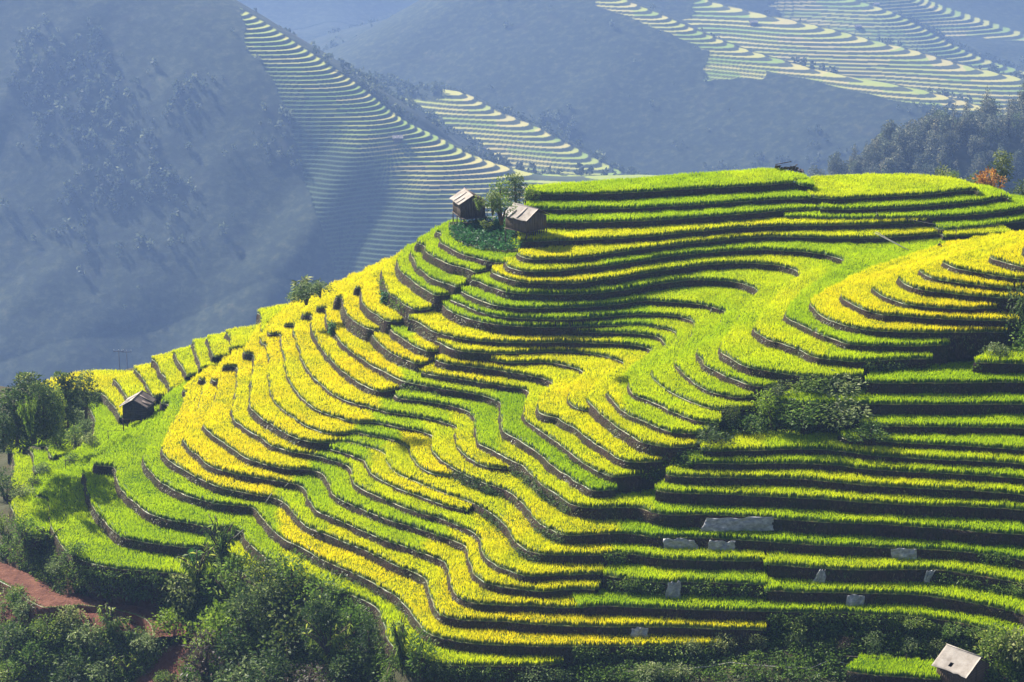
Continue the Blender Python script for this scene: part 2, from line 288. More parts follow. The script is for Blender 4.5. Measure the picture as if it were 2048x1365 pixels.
V1;3.6;0.15;24.81;d4 630,1285 700,1300 900,1322 1300,1352 1420,1350
G1;16;-1;46.30;a2 1535,420 1550,500 1600,560 1700,600 1850,640 1985,655 a3 20,655 70,640
P1;3.6;-2;17.00;d1 -200,480 0,565 100,622 240,718 330,768 440,768 540,765 640,748 800,768 1000,808 1130,842 1195,900 1215,1000
P2;3;-2;14.60;d1 150,800 230,860 300,900 420,915 520,900
"""
PINS = [((-60, 1365, 10), (240, 1365, 12)), ((240, 1365, 12), (560, 1365, 17.5)), ((560, 1365, 17.5), (1000, 1372, 22.2)), ((1000, 1372, 22.2), (1500, 1375, 23.5)), ((1500, 1375, 23.5), (2100, 1385, 24)),
        ((0, 1150, 17.2), (100, 1195, 17)), ((100, 1195, 17), (250, 1250, 16.5)), ((250, 1250, 16.5), (330, 1330, 13.5)), ((0, 880, 14), (0, 1000, 17)), ((100, 800, 15), (60, 860, 15)),
        ((400, 1180, 19.5), (520, 1230, 19)), ((520, 1230, 19), (680, 1300, 20)), ((300, 1365, 11), (300, 1300, 13))]
WEEDS_A = """
b2 1550,1040 1650,1060 1900,1170 1900,1240 1780,1250 1560,1110
b2 1900,1200 2044,1260 2044,1365 1960,1340
d2 1720,0 1860,10 1950,80 2040,240 2040,370 1950,260 1870,120
d3 0,260 60,310 230,370 200,440 0,380
d3 130,90 260,140 420,200 400,280 250,250 160,180
b3 0,990 150,1090 400,1290 480,1365 300,1365 120,1200 0,1060
b3 270,780 380,860 500,960 600,1020 560,1010 330,900
d2 250,300 450,400 800,560 1180,760 1180,800 1050,720 700,560 380,400
d2 200,430 480,560 600,640 560,660 300,560
"""
WEEDS_B = """
d4 1700,340 1950,380 1930,470 1720,430
d4 1340,500 2044,640 2044,720 1750,660 1350,560
d4 0,830 480,820 1000,850 1500,910 1900,1000 2044,1060 2044,1250 1800,1120 1300,1060 1000,920 300,890 250,960 0,980
d3 740,550 1240,580 1240,630 1090,660 900,630 760,580
d3 1360,590 2010,610 2010,650 1400,650
d3 740,330 920,340 920,410 740,390
d3 480,1100 1620,1090 1620,1200 520,1190
d3 900,1270 1340,1290 1340,1340 900,1340
d3 20,1300 340,1310 340,1365 20,1365
b4 200,360 450,300 740,310 700,420 230,420
b4 0,480 100,500 740,520 760,600 600,680 540,760 350,700 0,740
b4 770,180 1140,190 1050,270 780,280
b4 1150,215 1680,190 1680,215 1150,235
b4 1700,80 2044,-20 2044,140 1700,140
b3 1560,650 1700,600 2044,540 2044,740 1750,790 1720,810 1540,830
b3 1250,970 1440,860 1530,880 1430,980 1150,1010 1040,1060 1200,1100
d1 90,200 330,220 480,300 640,430 1400,530 1650,550 1650,600 1250,600 600,590 320,560 200,480 100,350
d1 1680,330 1850,450 2010,620 2044,760 1800,700 1650,560
d2 1040,1080 1250,1190 1500,1250 2044,1260 2044,1330 1400,1330 1100,1250
b2 1180,360 1500,450 1900,520 1900,550 1500,470 1200,390
a2 920,860 1010,860 1050,1000 1250,1130 1250,1160 1090,1090 980,1060
"""
WEEDS_G = """
a2 1560,470 1650,430 1760,410 1900,380 2000,390 2044,470 2044,640 1980,650 1850,640 1700,600 1600,560
a3 0,480 60,520 80,600 0,650
"""
WEEDS_S = """
d1 0,200 90,200 120,400 60,400 0,390
d1 100,520 330,560 900,620 1250,620 1300,700 1000,680 400,640 200,590
d1 1250,640 1650,580 2044,760 2044,1000 1560,1010 1350,860 1280,840
d1 0,590 240,690 250,800 180,860 0,830
d1 0,860 240,900 500,900 700,900 1150,960 1260,960 1260,1200 1100,1300 1050,1365 0,1365
d1 1560,1020 2044,1000 2044,1365 1420,1365
d2 0,620 240,690 560,640 900,780 1020,900 1050,1100 1100,1365 0,1365
b1 440,560 640,540 740,600 760,720 640,860 540,930 440,900
d4 0,980 480,880 1000,1000 1800,1120 2044,1260 2044,1365 1750,1365 1730,1240 1480,1080 1400,1200 640,1200 0,1240
d4 0,1240 640,1200 660,1290 640,1365 0,1365
d3 380,1240 900,1240 1700,1180 2044,1140 2044,1365 350,1365
"""
# ------------------------------------------------------------------ terraces
ORG = {'a': 340, 'b': 682, 'd': 1023}
def parse(txt):
    out = {}
    for ln in txt.strip().splitlines():
        i, W, rp, z, seg = [s.strip() for s in ln.split(';', 4)]
        pts = []; ox = oy = 0; s = 1
        for t in seg.split():
            if ',' in t:
                x, y = map(float, t.split(',')); pts.append((ox+x*s, oy+y*s))
            else: ox = (int(t[1])-1)*512; oy = ORG[t[0]]; s = .2505
        st = []
        for r in rp.split(','):
            a, b = (r.split('@')+['9999'])[:2]; st.append((float(a), float(b)))
        out[i] = dict(W=float(W), ripe=st, z=float(z), px=np.array(pts))
    return out
TR = parse(RIMS)
# the two crest fields have a back edge of their own: the hill's top line
BACK = {'T1': [(1580, 362), (1600, 372), (1625, 375), (1630, 372), (1612, 357), (1560, 346), (1520, 344), (1440, 349), (1350, 356), (1250, 364), (1150, 372), (1060, 377), (1050, 385)],
        'T5': [(2024, 399), (2006, 388), (1975, 378), (1940, 373), (1900, 374), (1800, 378), (1650, 388)],
        'T6': [(2137, 398), (2070, 402), (2040, 398), (2010, 396), (1900, 403), (1600, 414), (1566, 430)],
        'T2': [(1956, 378), (1936, 371), (1900, 362), (1860, 358), (1800, 355), (1750, 355), (1700, 356), (1630, 358), (1612, 366), (1615, 390)]}
GX0, GX1, GY0, GY1, CS = -82.0, 84.0, 192.0, 362.0, .25
nx = int((GX1-GX0)/CS); ny = int((GY1-GY0)/CS)
gx = GX0+(np.arange(nx)+.5)*CS; gy = GY0+(np.arange(ny)+.5)*CS
LAB = np.full((ny, nx), -1, np.int16); ZT = np.full((ny, nx), -1e9); DD = np.zeros((ny, nx))
ids = list(TR)
for n, i in enumerate(ids):
    t = TR[i]; P = at_z(t['px'][:, 0], t['px'][:, 1], t['z'])[:, :2]
    P = resample(chaikin(P, 2), .45)
    # worn, hand-dug rims are never quite smooth
    s = np.arange(len(P))*.45
    tg = np.gradient(P, axis=0); tg /= np.linalg.norm(tg, axis=1)[:, None]+1e-9
    nl = np.stack([-tg[:, 1], tg[:, 0]], 1)
    P = P + nl*((fbm(s*.35, s*0+n*7.1, 3)-.5)*.55)[:, None]
    tg = np.gradient(P, axis=0); tg /= np.linalg.norm(tg, axis=1)[:, None]+1e-9
    nl = np.stack([-tg[:, 1], tg[:, 0]], 1)
    t['P'] = P; t['T'] = tg; t['N'] = nl
    W = t['W']
    if i in BACK:
        b = np.array(BACK[i], float); poly = np.concatenate([P, at_z(b[:, 0], b[:, 1], t['z'])[:, :2]]); W = 40
    lo = P.min(0)-W; hi = P.max(0)+W
    a0, a1 = max(0, int((lo[0]-GX0)/CS)), min(nx, int((hi[0]-GX0)/CS)+1)
    b0, b1 = max(0, int((lo[1]-GY0)/CS)), min(ny, int((hi[1]-GY0)/CS)+1)
    if a0 >= a1 or b0 >= b1: continue
    X, Y = np.meshgrid(gx[a0:a1], gy[b0:b1]); C = np.stack([X.ravel(), Y.ravel()], 1).astype(np.float32)
    best = np.full(len(C), 1e9, np.float32); arg = np.zeros(len(C), np.int32)
    for k0 in range(0, len(P), 24):
        d = ((C[:, None, :]-P[None, k0:k0+24].astype(np.float32))**2).sum(2)
        k = d.argmin(1); dm = d[np.arange(len(C)), k]; u = dm < best; best[u] = dm[u]; arg[u] = k[u]+k0
    df = C-P[arg]; side = (df*nl[arg]).sum(1); along = (df*tg[arg]).sum(1); dist = np.sqrt(best)
    ok = (side > 0) & (dist < W)
    ok &= ~((arg == 0) & (along < -.3)) & ~((arg == len(P)-1) & (along > .3))
    if i in BACK:
        q = poly; ins = np.zeros(len(C), bool)
        for (x0, y0), (x1, y1) in zip(q, np.roll(q, -1, 0)):
            c = ((y0 > C[:, 1]) != (y1 > C[:, 1])) & (C[:, 0] < (x1-x0)*(C[:, 1]-y0)/(y1-y0+1e-12)+x0); ins ^= c
        ok = ins
    ok = ok.reshape(X.shape); D2 = np.minimum(np.abs(side), dist).reshape(X.shape) if False else dist.reshape(X.shape)
    sub = (slice(b0, b1), slice(a0, a1)); up = ok & (t['z'] > ZT[sub])
    ZT[sub] = np.where(up, t['z'], ZT[sub]); LAB[sub] = np.where(up, n, LAB[sub]); DD[sub] = np.where(up, D2, DD[sub])

# ripeness of the crop: set per terrace, drifting in patches
def ripe_at(t, u, X, Y):
    r = np.full(len(u), t['ripe'][-1][0])
    for a, b in reversed(t['ripe'][:-1]):
        r = r+(a-r)*np.clip((b-u+30*(fbm(X*.45, Y*.45, 5)-.5))/16+.5, 0, 1)
    return np.clip(r*.84+.06 + (fbm(X*.16, Y*.16, 11)-.5)*.40, 0, 1)

DENS = 5.6      # blades per 0.25 m cell
def rice_for(n, i, root):
    t = TR[i]; jj, ii = np.nonzero((LAB == n) & (DD > .2))
    if len(ii) == 0 or t['ripe'][0][0] < 0: return
    z = t['z']
    # understorey of packed stems
    X0 = GX0+ii*CS; Y0 = GY0+jj*CS; m = len(ii)
    key = {}; 
    cv = np.stack([np.stack([ii+a, jj+b], 1) for a, b in ((0, 0), (1, 0), (1, 1), (0, 1))], 1).reshape(-1, 2)
    code = cv[:, 0].astype(np.int64)*100000+cv[:, 1]; uq, inv, cnt = np.unique(code, return_inverse=True, return_counts=True)
    ux, uy = uq//100000, uq % 100000; vx = GX0+ux*CS; vy = GY0+uy*CS
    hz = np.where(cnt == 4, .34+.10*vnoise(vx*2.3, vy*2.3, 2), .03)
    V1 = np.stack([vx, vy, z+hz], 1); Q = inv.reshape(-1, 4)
    u1, _ = to_px(V1); r1 = ripe_at(t, u1, vx, vy)
    # blades
    k = rng.poisson(DENS, m); idx = np.repeat(np.arange(m), k); b = len(idx)
    bx = X0[idx]+rng.random(b)*CS; by = Y0[idx]+rng.random(b)*CS
    bu, _ = to_px(np.stack([bx, by, np.full(b, z)], 1)); rp = ripe_at(t, bu, bx, by)
    rp = np.clip(rp+rng.normal(0, .06, b), 0, 1)
    patch = fbm(bx*.5, by*.5, 21, 3)
    H = (.54+.30*patch)*(.86+.24*rng.random(b)); wd = .024+.015*rng.random(b)
    an = rng.random(b)*2*math.pi; ca, sa = np.cos(an), np.sin(an); la = rng.random(b)*2*math.pi
    ln = (.04+.22*rng.random(b)**1.7)*H; lx, ly = np.cos(la)*ln+.42*H*(fbm(bx*.33, by*.33, 91, 2)-.5), np.sin(la)*ln+.42*H*(fbm(bx*.33, by*.33, 95, 2)-.5)
    base = np.stack([bx, by, np.full(b, z)], 1); off = np.stack([ca*wd, sa*wd, 0*wd], 1)
    mid = base+np.stack([lx*.35, ly*.35, H*.62], 1); tip = base+np.stack([lx*1.25, ly*1.25, H*(1-.25*(ln/H))], 1)
    V2 = np.stack([base-off*.6, base+off*.6, mid+off, mid-off, tip], 1).reshape(-1, 3); o = len(V1)+np.arange(b)*5
    f4 = np.stack([o, o+1, o+2, o+3], 1); f3 = np.stack([o+3, o+2, o+4], 1)
    rn = np.clip(.25+.5*patch+.35*rng.random(b), 0, 1)
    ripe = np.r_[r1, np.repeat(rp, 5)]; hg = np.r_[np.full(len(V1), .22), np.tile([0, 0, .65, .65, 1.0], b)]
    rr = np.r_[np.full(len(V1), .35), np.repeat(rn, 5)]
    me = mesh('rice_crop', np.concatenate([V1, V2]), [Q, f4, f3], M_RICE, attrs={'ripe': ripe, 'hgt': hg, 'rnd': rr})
    return tag(link('rice_crop', me, root), kind='stuff')

BVH_V = []; BVH_F = []; bvh_n = 0
def bvh_add(V, Q):
    global bvh_n
    BVH_V.append(np.asarray(V, float)); BVH_F.extend((np.asarray(Q)+bvh_n).tolist()); bvh_n += len(V)
TERR = {}
def terrace(n, i):
    global bvh_n
    t = TR[i]; z = t['z']; P = t['P']; N = t['N']; T = t['T']; m = len(P); s = np.arange(m)*.45
    V = []; rows = []
    # cross-section of the bank: foot, bulges, lip, bund top, bund back
    depth = 2.7
    prof = [(-.62, -depth), (-.42, -depth*.68), (-.30, -depth*.42), (-.20, -depth*.2), (-.06, -.10), (0.0, .03), (.07, .08), (.16, .07), (.30, -.03), (.62, -.06)]
    for a, (o, hz) in enumerate(prof):
        wob = (fbm(s*1.1, np.full(m, a*1.7+n), 5, 3)-.5)*(.36 if 0 < a < 5 else .12)
        dz = (fbm(s*.9, np.full(m, a+n*3.3), 8, 3)-.5)*(.16 if a < 5 else .10)
        V.append(np.c_[P+N*(o+wob)[:, None], z+hz+dz])
    V = np.concatenate(V); k = len(prof)
    a = np.arange(m-1)
    Q = np.concatenate([np.stack([r*m+a, r*m+a+1, (r+1)*m+a+1, (r+1)*m+a], 1) for r in range(k-1)])
    mi = np.concatenate([np.full(m-1, 0 if r < 5 else 1) for r in range(k-1)])
    bvh_add(V, Q)
    rnd = np.r_[np.zeros(5*m), np.tile(np.clip(fbm(s*1.5, s*0+n, 9)*1.2-.1, 0, 1), 5)]
    # grass along the lip and dry tufts hanging down the bank
    nb = int(m*13); ia = rng.integers(0, m-1, nb); fr = rng.random(nb)[:, None]
    p = P[ia]*(1-fr)+P[ia+1]*fr; nn = N[ia]; tt = T[ia]
    lip = rng.random(nb) < .30
    ov = np.where(lip, rng.normal(.10, .12, nb), -.05-.42*rng.random(nb)); zz = np.where(lip, z+.06, z-.08+ (ov+.05)*3.9)
    base = np.c_[p+nn*ov[:, None], zz]
    dens = fbm(s[ia]*.22, s[ia]*0+n*5.3, 71, 3); L = np.where(lip, .12+.22*rng.random(nb), (.20+.36*rng.random(nb))*np.clip((dens-.32)*4.5, .12, 1.8)); out = np.where(lip, rng.normal(0, .10, nb), -.10-.16*rng.random(nb))
    tip = base+np.c_[nn*out[:, None]+tt*rng.normal(0, .12, nb)[:, None], np.where(lip, L, -L*.55+.1)]
    w = np.c_[tt*(.03+.03*rng.random(nb))[:, None], np.zeros(nb)]
    V2 = np.stack([base-w, base+w, tip], 1).reshape(-1, 3); o = len(V)+np.arange(nb)*3; f3 = np.stack([o, o+1, o+2], 1)
    rn2 = np.where(lip, rng.random(nb)*.75, np.clip(.1+.9*rng.random(nb)-(dens-.5)*.6, 0, 1))
    red = i[0] == 'P'
    me = mesh('rice_terrace', np.concatenate([V, V2]), [Q, f3], [M_RED if red else M_EARTH, M_LIP], mi=np.r_[mi, np.ones(nb)], attrs={'rnd': np.r_[rnd, np.repeat(rn2, 3)]})
    root = link('rice_terrace', me); TERR[i] = root
    rice_for(n, i, root)
    jj, ii = np.nonzero(LAB == n)
    if len(ii) and t['ripe'][0][0] < 0:
        cv = np.stack([np.stack([ii+a, jj+b], 1) for a, b in ((0, 0), (1, 0), (1, 1), (0, 1))], 1).reshape(-1, 2); uq, inv = np.unique(cv[:, 0].astype(np.int64)*100000+cv[:, 1], return_inverse=True)
        vx = GX0+(uq//100000)*CS; vy = GY0+(uq % 100000)*CS
        link('soil', mesh('soil', np.stack([vx, vy, z-.02+.16*(fbm(vx*1.3, vy*1.3, 3)-.5)], 1), [inv.reshape(-1, 4)], M_RED if red else M_SLOPE), root)
    if len(ii):
        ks = (ii % 2 == 0) & (jj % 2 == 0); ii, jj = ii[ks], jj[ks]
        X0 = GX0+ii*CS; Y0 = GY0+jj*CS; q = np.arange(len(ii))*4
        W_ = np.stack([np.c_[X0+a*.5, Y0+b*.5, np.full(len(ii), z+.05)] for a, b in ((0, 0), (1, 0), (1, 1), (0, 1))], 1).reshape(-1, 3)
        bvh_add(W_, np.stack([q, q+1, q+2, q+3], 1))
for n, i in enumerate(ids): terrace(n, i)

# ------------------------------------------------------------------ the hill under the terraces
HX0, HX1, HY0, HY1 = -120.0, 120.0, 168.0, 372.0
hx = np.arange(HX0, HX1+.5, 1.0); hy = np.arange(HY0, HY1+.5, 1.0)
G = np.full((len(hy), len(hx)), np.nan)
zl = np.where(LAB >= 0, ZT, np.nan)
for dj in range(4):
    for di in range(4):
        pass
JJ, II = np.nonzero(LAB >= 0)
cx = np.rint(GX0+(II+.5)*CS-HX0).astype(int); cy = np.rint(GY0+(JJ+.5)*CS-HY0).astype(int)
gm = np.full(G.shape, 1e9); np.minimum.at(gm, (cy, cx), ZT[JJ, II]); G[gm < 1e8] = gm[gm < 1e8]-1.25
def pin(u, v, D=None, z=None):
    p = at_D(np.array([u]), np.array([v]), D)[0] if z is None else at_z(np.array([u]), np.array([v]), z)[0]
    a, b = int(round(p[0]-HX0)), int(round(p[1]-HY0))
    if 0 <= b < len(hy) and 0 <= a < len(hx) and np.isnan(G[b, a]): G[b, a] = p[2]
for (ua, va, za), (ub, vb, zb) in PINS:
    for t in np.linspace(0, 1, 40): pin(ua+(ub-ua)*t, va+(vb-va)*t, z=za+(zb-za)*t)
known = ~np.isnan(G)
XX, YY = np.meshgrid(hx, hy)
edge = np.zeros_like(known); edge[0] = edge[-1] = True; edge[:, 0] = edge[:, -1] = True
eb = np.where(YY >= HY1-.6, np.interp(XX, [-120, -20, 20, 120], [-45, -30, 0, 20]), np.where(YY <= HY0+.6, 2+.09*(XX-HX0), np.where(XX < 0, np.interp(YY, [168, 250, 300, 372], [0, 4, -12, -45]), np.interp(YY, [168, 200, 260, 300, 372], [22, 30, 44, 48, 20]))))
G[edge & ~known] = eb[edge & ~known]; fix = known | edge
Z = np.where(fix, G, np.nanmean(G[known]))
for st in (16, 8, 4, 2, 1):
    for _ in range(260):
        a = (np.roll(Z, st, 0)+np.roll(Z, -st, 0)+np.roll(Z, st, 1)+np.roll(Z, -st, 1))/4
        Z = np.where(fix, G, a)
HILL = Z.copy()
Zr = Z+np.where(known, 0, (fbm(XX*.23, YY*.23, 31)-.5)*1.6)
nj, ni = Z.shape
A = (np.arange(nj-1)[:, None]*ni+np.arange(ni-1)[None]).ravel()
HV = np.stack([XX.ravel(), YY.ravel(), Zr.ravel()], 1); HQ = np.stack([A, A+1, A+ni+1, A+ni], 1)
hu, hv = to_px(HV)
redz = np.zeros(len(HV))
for q in ([(0, 1120), (40, 1130), (90, 1165), (140, 1195), (330, 1225), (325, 1275), (240, 1270), (130, 1262), (60, 1240), (0, 1245)], [(315, 1322), (345, 1285), (388, 1272), (380, 1310), (352, 1372), (262, 1372)]):
    ins = np.zeros(len(HV), bool)
    for (x0, y0), (x1, y1) in zip(q, q[1:]+q[:1]): ins ^= ((y0 > hv) != (y1 > hv)) & (hu < (x1-x0)*(hv-y0)/(y1-y0+1e-9)+x0)
    redz = np.maximum(redz, ins)
tag(link('hillside', mesh('hillside', HV, [HQ], M_HILL, smooth=True, attrs={'red': redz})), kind='structure')
bvh_add(HV, HQ)
BVH = BVHTree.FromPolygons(np.concatenate(BVH_V).tolist(), BVH_F)
CAM = Vector((0, 0, CZ))
def hit(u, v):
    d = Vector(ray(u, v)).normalized(); p, nrm, _, _ = BVH.ray_cast(CAM, d)
    return (np.array(p), np.array(nrm)) if p is not None else (None, None)
def drop(x, y):
    p, nrm, _, _ = BVH.ray_cast(Vector((x, y, 110)), Vector((0, 0, -1)))
    return p.z if p is not None else 0.0
# ------------------------------------------------------------------ the valley and the mountains beyond
def crest(rows): 
    r = np.array(rows, float); return at_D(r[:, 0], r[:, 1], r[:, 2])
def seg_dist(X, Y, P):
    """distance, signed side (+ = camera side), crest height along a polyline"""
    bd = np.full(X.shape, 1e12); bz = np.zeros(X.shape); bs = np.zeros(X.shape); bt = np.zeros(X.shape); acc = 0.0
    for a, b in zip(P[:-1], P[1:]):
        d = b[:2]-a[:2]; L2 = (d**2).sum(); L = math.sqrt(L2)
        t = np.clip(((X-a[0])*d[0]+(Y-a[1])*d[1])/L2, 0, 1)
        ex = X-a[0]-t*d[0]; ey = Y-a[1]-t*d[1]; q = ex*ex+ey*ey; u = q < bd
        bd = np.where(u, q, bd); bz = np.where(u, a[2]+t*(b[2]-a[2]), bz); bs = np.where(u, d[0]*ey-d[1]*ex, bs); bt = np.where(u, acc+t*L, bt); acc += L
    return np.sqrt(bd), np.where(bs < 0, 1, -1), bz, bt
KD = 2.0
# name, crest (u, v, distance), front slope, back slope, crest rounding, terrace step, terrace reach in front, behind
RIDGES = [
 ('wood', [(1450, 470, 605), (1560, 415, 608), (1640, 372, 612), (1720, 338, 620), (1800, 302, 630), (1900, 262, 640), (2048, 222, 655), (2300, 175, 675)], .5, .7, 10, 2, 0, -1),
 ('left', [(-700, -330, 1180), (-250, -220, 1090), (100, -150, 1065), (330, -60, 1035), (470, 22, 1005), (560, 80, 985), (640, 130, 970), (700, 172, 960), (760, 217, 950), (830, 257, 945), (900, 297, 935), (960, 322, 930), (1050, 347, 925), (1150, 353, 920), (1300, 352, 915), (1500, 372, 905)], .62, .62, 14, 1.35, 400, 8),
 ('knoll', [(740, 150, 1230), (795, 178, 1190), (860, 172, 1180), (915, 180, 1170), (940, 197, 1160), (1000, 227, 1145), (1060, 252, 1130), (1130, 290, 1110), (1190, 320, 1095), (1250, 352, 1080), (1320, 385, 1065)], .55, .7, 12, 1.5, 300, 6),
 ('mid', [(1050, -90, 1440), (1240, 0, 1370), (1320, 32, 1345), (1400, 67, 1325), (1480, 97, 1305), (1560, 122, 1285), (1650, 142, 1265), (1750, 162, 1245), (1850, 182, 1225), (1960, 212, 1205), (2150, 262, 1180)], .55, .5, 12, 1.5, 40, 8),
 ('high', [(1200, -90, 1570), (1400, 2, 1520), (1500, 27, 1495), (1600, 47, 1470), (1700, 72, 1450), (1800, 97, 1430), (1900, 127, 1405), (2040, 157, 1380), (2250, 200, 1350)], .38, .5, 26, 1.6, 400, 10),
 ('far', [(1500, -80, 1760), (1640, -20, 1730), (1780, 22, 1690), (1850, 62, 1670), (1950, 112, 1650), (2060, 147, 1630), (2250, 200, 1600)], .5, .5, 20, 2.0, 200, 10),
 ('edge', [(1750, -60, 1860), (1880, 0, 1840), (1990, 40, 1820), (2100, 90, 1790)], .5, .5, 20, 2.0, 200, 10),
]
TH = np.concatenate([np.arange(R(-48), R(-13.5), R(.3)), np.linspace(R(-13.5), R(13.5), 900), np.arange(R(13.7), R(48), R(.3))])
DR = np.concatenate([np.arange(380, 1500, 12.0), np.arange(1500, 1640, 3.0), np.arange(1640, 1740, 1.8), np.arange(1740, 2080, .95), np.arange(2080, 2400, 1.6), np.arange(2400, 3120, 1.8), np.arange(3120, 3700, 2.6), np.arange(3700, 4300, 7.0)])*.5*KD
TT, RR = np.meshgrid(TH, DR); FX = np.sin(TT)*RR; FY = np.cos(TT)*RR
nA = fbm(FX/95, FY/95, 41, 4)-.5; nB = fbm(FX/28, FY/28, 43, 3)-.5
floor = np.maximum(-20-(FY-190*KD)*.5, -490)
base = np.maximum(floor+nA*8, -490+.55*np.maximum(0, FY-1885*KD)+nA*60)
CD = np.zeros_like(base); FZ = base.copy(); PAD = np.zeros_like(FZ); STEP = np.full(FZ.shape, 4.0)
for nm, rows, sf, sb, rd, st, rf, rb in RIDGES:
    P = crest([(u, v, D*KD) for u, v, D in rows]); d, sd, cz, along = seg_dist(FX, FY, P)
    rd *= KD; dd = np.sqrt(d*d+rd*rd)-rd
    wob = nA*(26 if nm != 'left' else 34)*np.clip(d/(120*KD), 0, 1)
    z = cz-dd*np.where(sd > 0, sf, sb)+wob
    up = z > FZ; FZ = np.where(up, z, FZ)
    u, v = to_px(np.stack([FX, FY, np.minimum(z, CZ-20)], -1))
    pad = np.where(sd > 0, d < rf*KD, d < rb*KD)
    w = nA*90+nB*40
    if nm == 'left': pad &= (u+w > 470+np.clip(v-30, 0, 400)*.25) & (v < 640) & (d < (26+np.clip(u-520, 0, 400)*.28+nA*50)*KD)
    if nm == 'knoll': pad &= (u > 885+w*.2) | ((u > 790) & (v > 196) & (v < 235))
    if nm == 'high': pad &= u+w > 1370
    if nm == 'far': pad &= u+w > 1560
    if nm == 'mid': pad &= u > 1190
    if nm == 'mid': pad &= (d < (13+nA*14)*KD) | ((u+w*1.6 > 1385) & (u+w*1.3 < 1555-(v-100)*.5) & (v+w*.35 < 158))
    CD = np.where(up, np.where(sd > 0, np.clip((d/KD-({'knoll': 60, 'high': 95}.get(nm, 60) if nm != 'left' else 7+np.clip(u-480, 0, 600)*.045))/18, 0, 1), 0), CD)  # CD paints flank shade: terrace colour darkens away from the bright crest
    PAD = np.where(up, np.where(pad, 1.0, 0.0), PAD); STEP = np.where(up, st*KD, STEP)
    FZ = np.where(up & ~pad, FZ+nB*7, FZ)
for _ in range(3):
    for ax, h in ((0, 9), (1, 9)):
        c = np.cumsum(np.pad(FZ, [(h+1, h) if a == ax else (0, 0) for a in (0, 1)], mode='edge'), axis=ax)
        B = (np.take(c, range(2*h+1, c.shape[ax]), ax)-np.take(c, range(0, c.shape[ax]-2*h-1), ax))/(2*h+1)
        FZ = FZ+(B-FZ)*np.clip((RR-1500)/200, 0, 1)
# cut the paddies into level steps
q = FZ/STEP; fr = q-np.floor(q); rise = .38
PADm = PAD
FZ = np.where(PADm > .5, (np.floor(q)+np.clip((fr-(1-rise))/rise, 0, 1))*STEP, FZ)
tread = np.where(PADm > .5, (fr < 1-rise).astype(float), 0)
lev = np.floor(q)
crop = np.clip(.5+(vnoise(lev*3.7, np.floor(TT*60+nA*2), 3)-.5)*1.2+nA*1.0, 0, 1)*(1-CD)+CD*-.6*0  # crop tone also falls off into the painted flank shade
def mat_far():
    s = NT('mountain'); p = s.attr('paddy'); c = s.attr('crop'); f = s.noise(.02, 6, .6); g = s.noise(.11, 5, .65)
    wood = s.ramp(g, [(.3, (.008, .014, .008)), (.5, (.022, .034, .015)), (.66, (.06, .07, .03)), (.8, (.12, .09, .06))])
    wood = s.mix(s.math('MULTIPLY', s.math('SUBTRACT', f, .60), 2.5, clamp=True), wood, (.07, .055, .04))
    rice = s.ramp(c, [(0, (.24, .33, .05)), (.5, (.42, .42, .08)), (.85, (.52, .44, .13)), (1, (.48, .40, .14))])
    wood = s.mix(s.math('MULTIPLY', s.attr('farm'), .8), wood, (.085, .10, .045))
    rice = s.mix(s.math('MULTIPLY', s.attr('flank_shade'), .93), rice, (.045, .075, .03))  # shade put into the rice colour down the flanks
    return s.pbr(s.mix(p, wood, rice), .95, g, .5, 1.5)
nr, nc = FZ.shape; A = (np.arange(nr-1)[:, None]*nc+np.arange(nc-1)[None]).ravel()
FV = np.stack([FX.ravel(), FY.ravel(), FZ.ravel()], 1); FQ = np.stack([A, A+1, A+nc+1, A+nc], 1)
tag(link('mountain_terrain', mesh('mountain_terrain', FV, [FQ], mat_far(), attrs={'paddy': tread.ravel(), 'crop': crop.ravel(), 'farm': (PAD*(1-CD)).ravel(), 'flank_shade': CD.ravel()})), kind='structure')
def far_z(x, y):
    th = np.arctan2(x, y); r = np.hypot(x, y)
    i = np.clip(np.searchsorted(DR, r), 1, nr-1); j = np.clip(np.searchsorted(TH, th), 1, nc-1)
    return FZ[i, j], PAD[i, j]
# ------------------------------------------------------------------ plants
def leaves(cen, rad, n, size, aspect=.45, shell=.55, up=.35, droop=.0):
    """n leaf blades spread through lumps; returns verts, quads, tone"""
    cen = np.atleast_2d(np.asarray(cen, float)); rad = np.atleast_2d(np.asarray(rad, float))
    if rad.shape[1] == 1: rad = np.repeat(rad, 3, 1)
    w = (rad.prod(1))**(2/3); k = rng.choice(len(cen), n, p=w/w.sum())
    d = rng.normal(size=(n, 3)); d /= np.linalg.norm(d, axis=1)[:, None]
    r = shell+(1-shell)*rng.random(n)**.6; r = r*(1+rng.normal(0, .10, n))
    p = cen[k]+d*rad[k]*r[:, None]
    a = d*.8+rng.normal(0, .55, (n, 3))+np.array([0, 0, up]); a /= np.linalg.norm(a, axis=1)[:, None]
    b = np.cross(a, rng.normal(size=(n, 3))); b /= np.linalg.norm(b, axis=1)[:, None]+1e-9
    L = size*(.6+.8*rng.random(n)); W = L*aspect
    tip = p+a*L[:, None]+np.array([0, 0, -1])*(droop*L)[:, None]; m = p+a*(L*.5)[:, None]
    V = np.stack([p, m+b*(W*.5)[:, None], tip, m-b*(W*.5)[:, None]], 1).reshape(-1, 3); o = np.arange(n)*4
    lum = rng.random(len(cen))*.45
    tone = np.clip(lum[k]+.55*rng.random(n), 0, 1)
    return V, np.stack([o, o+1, o+2, o+3], 1), np.repeat(tone, 4)
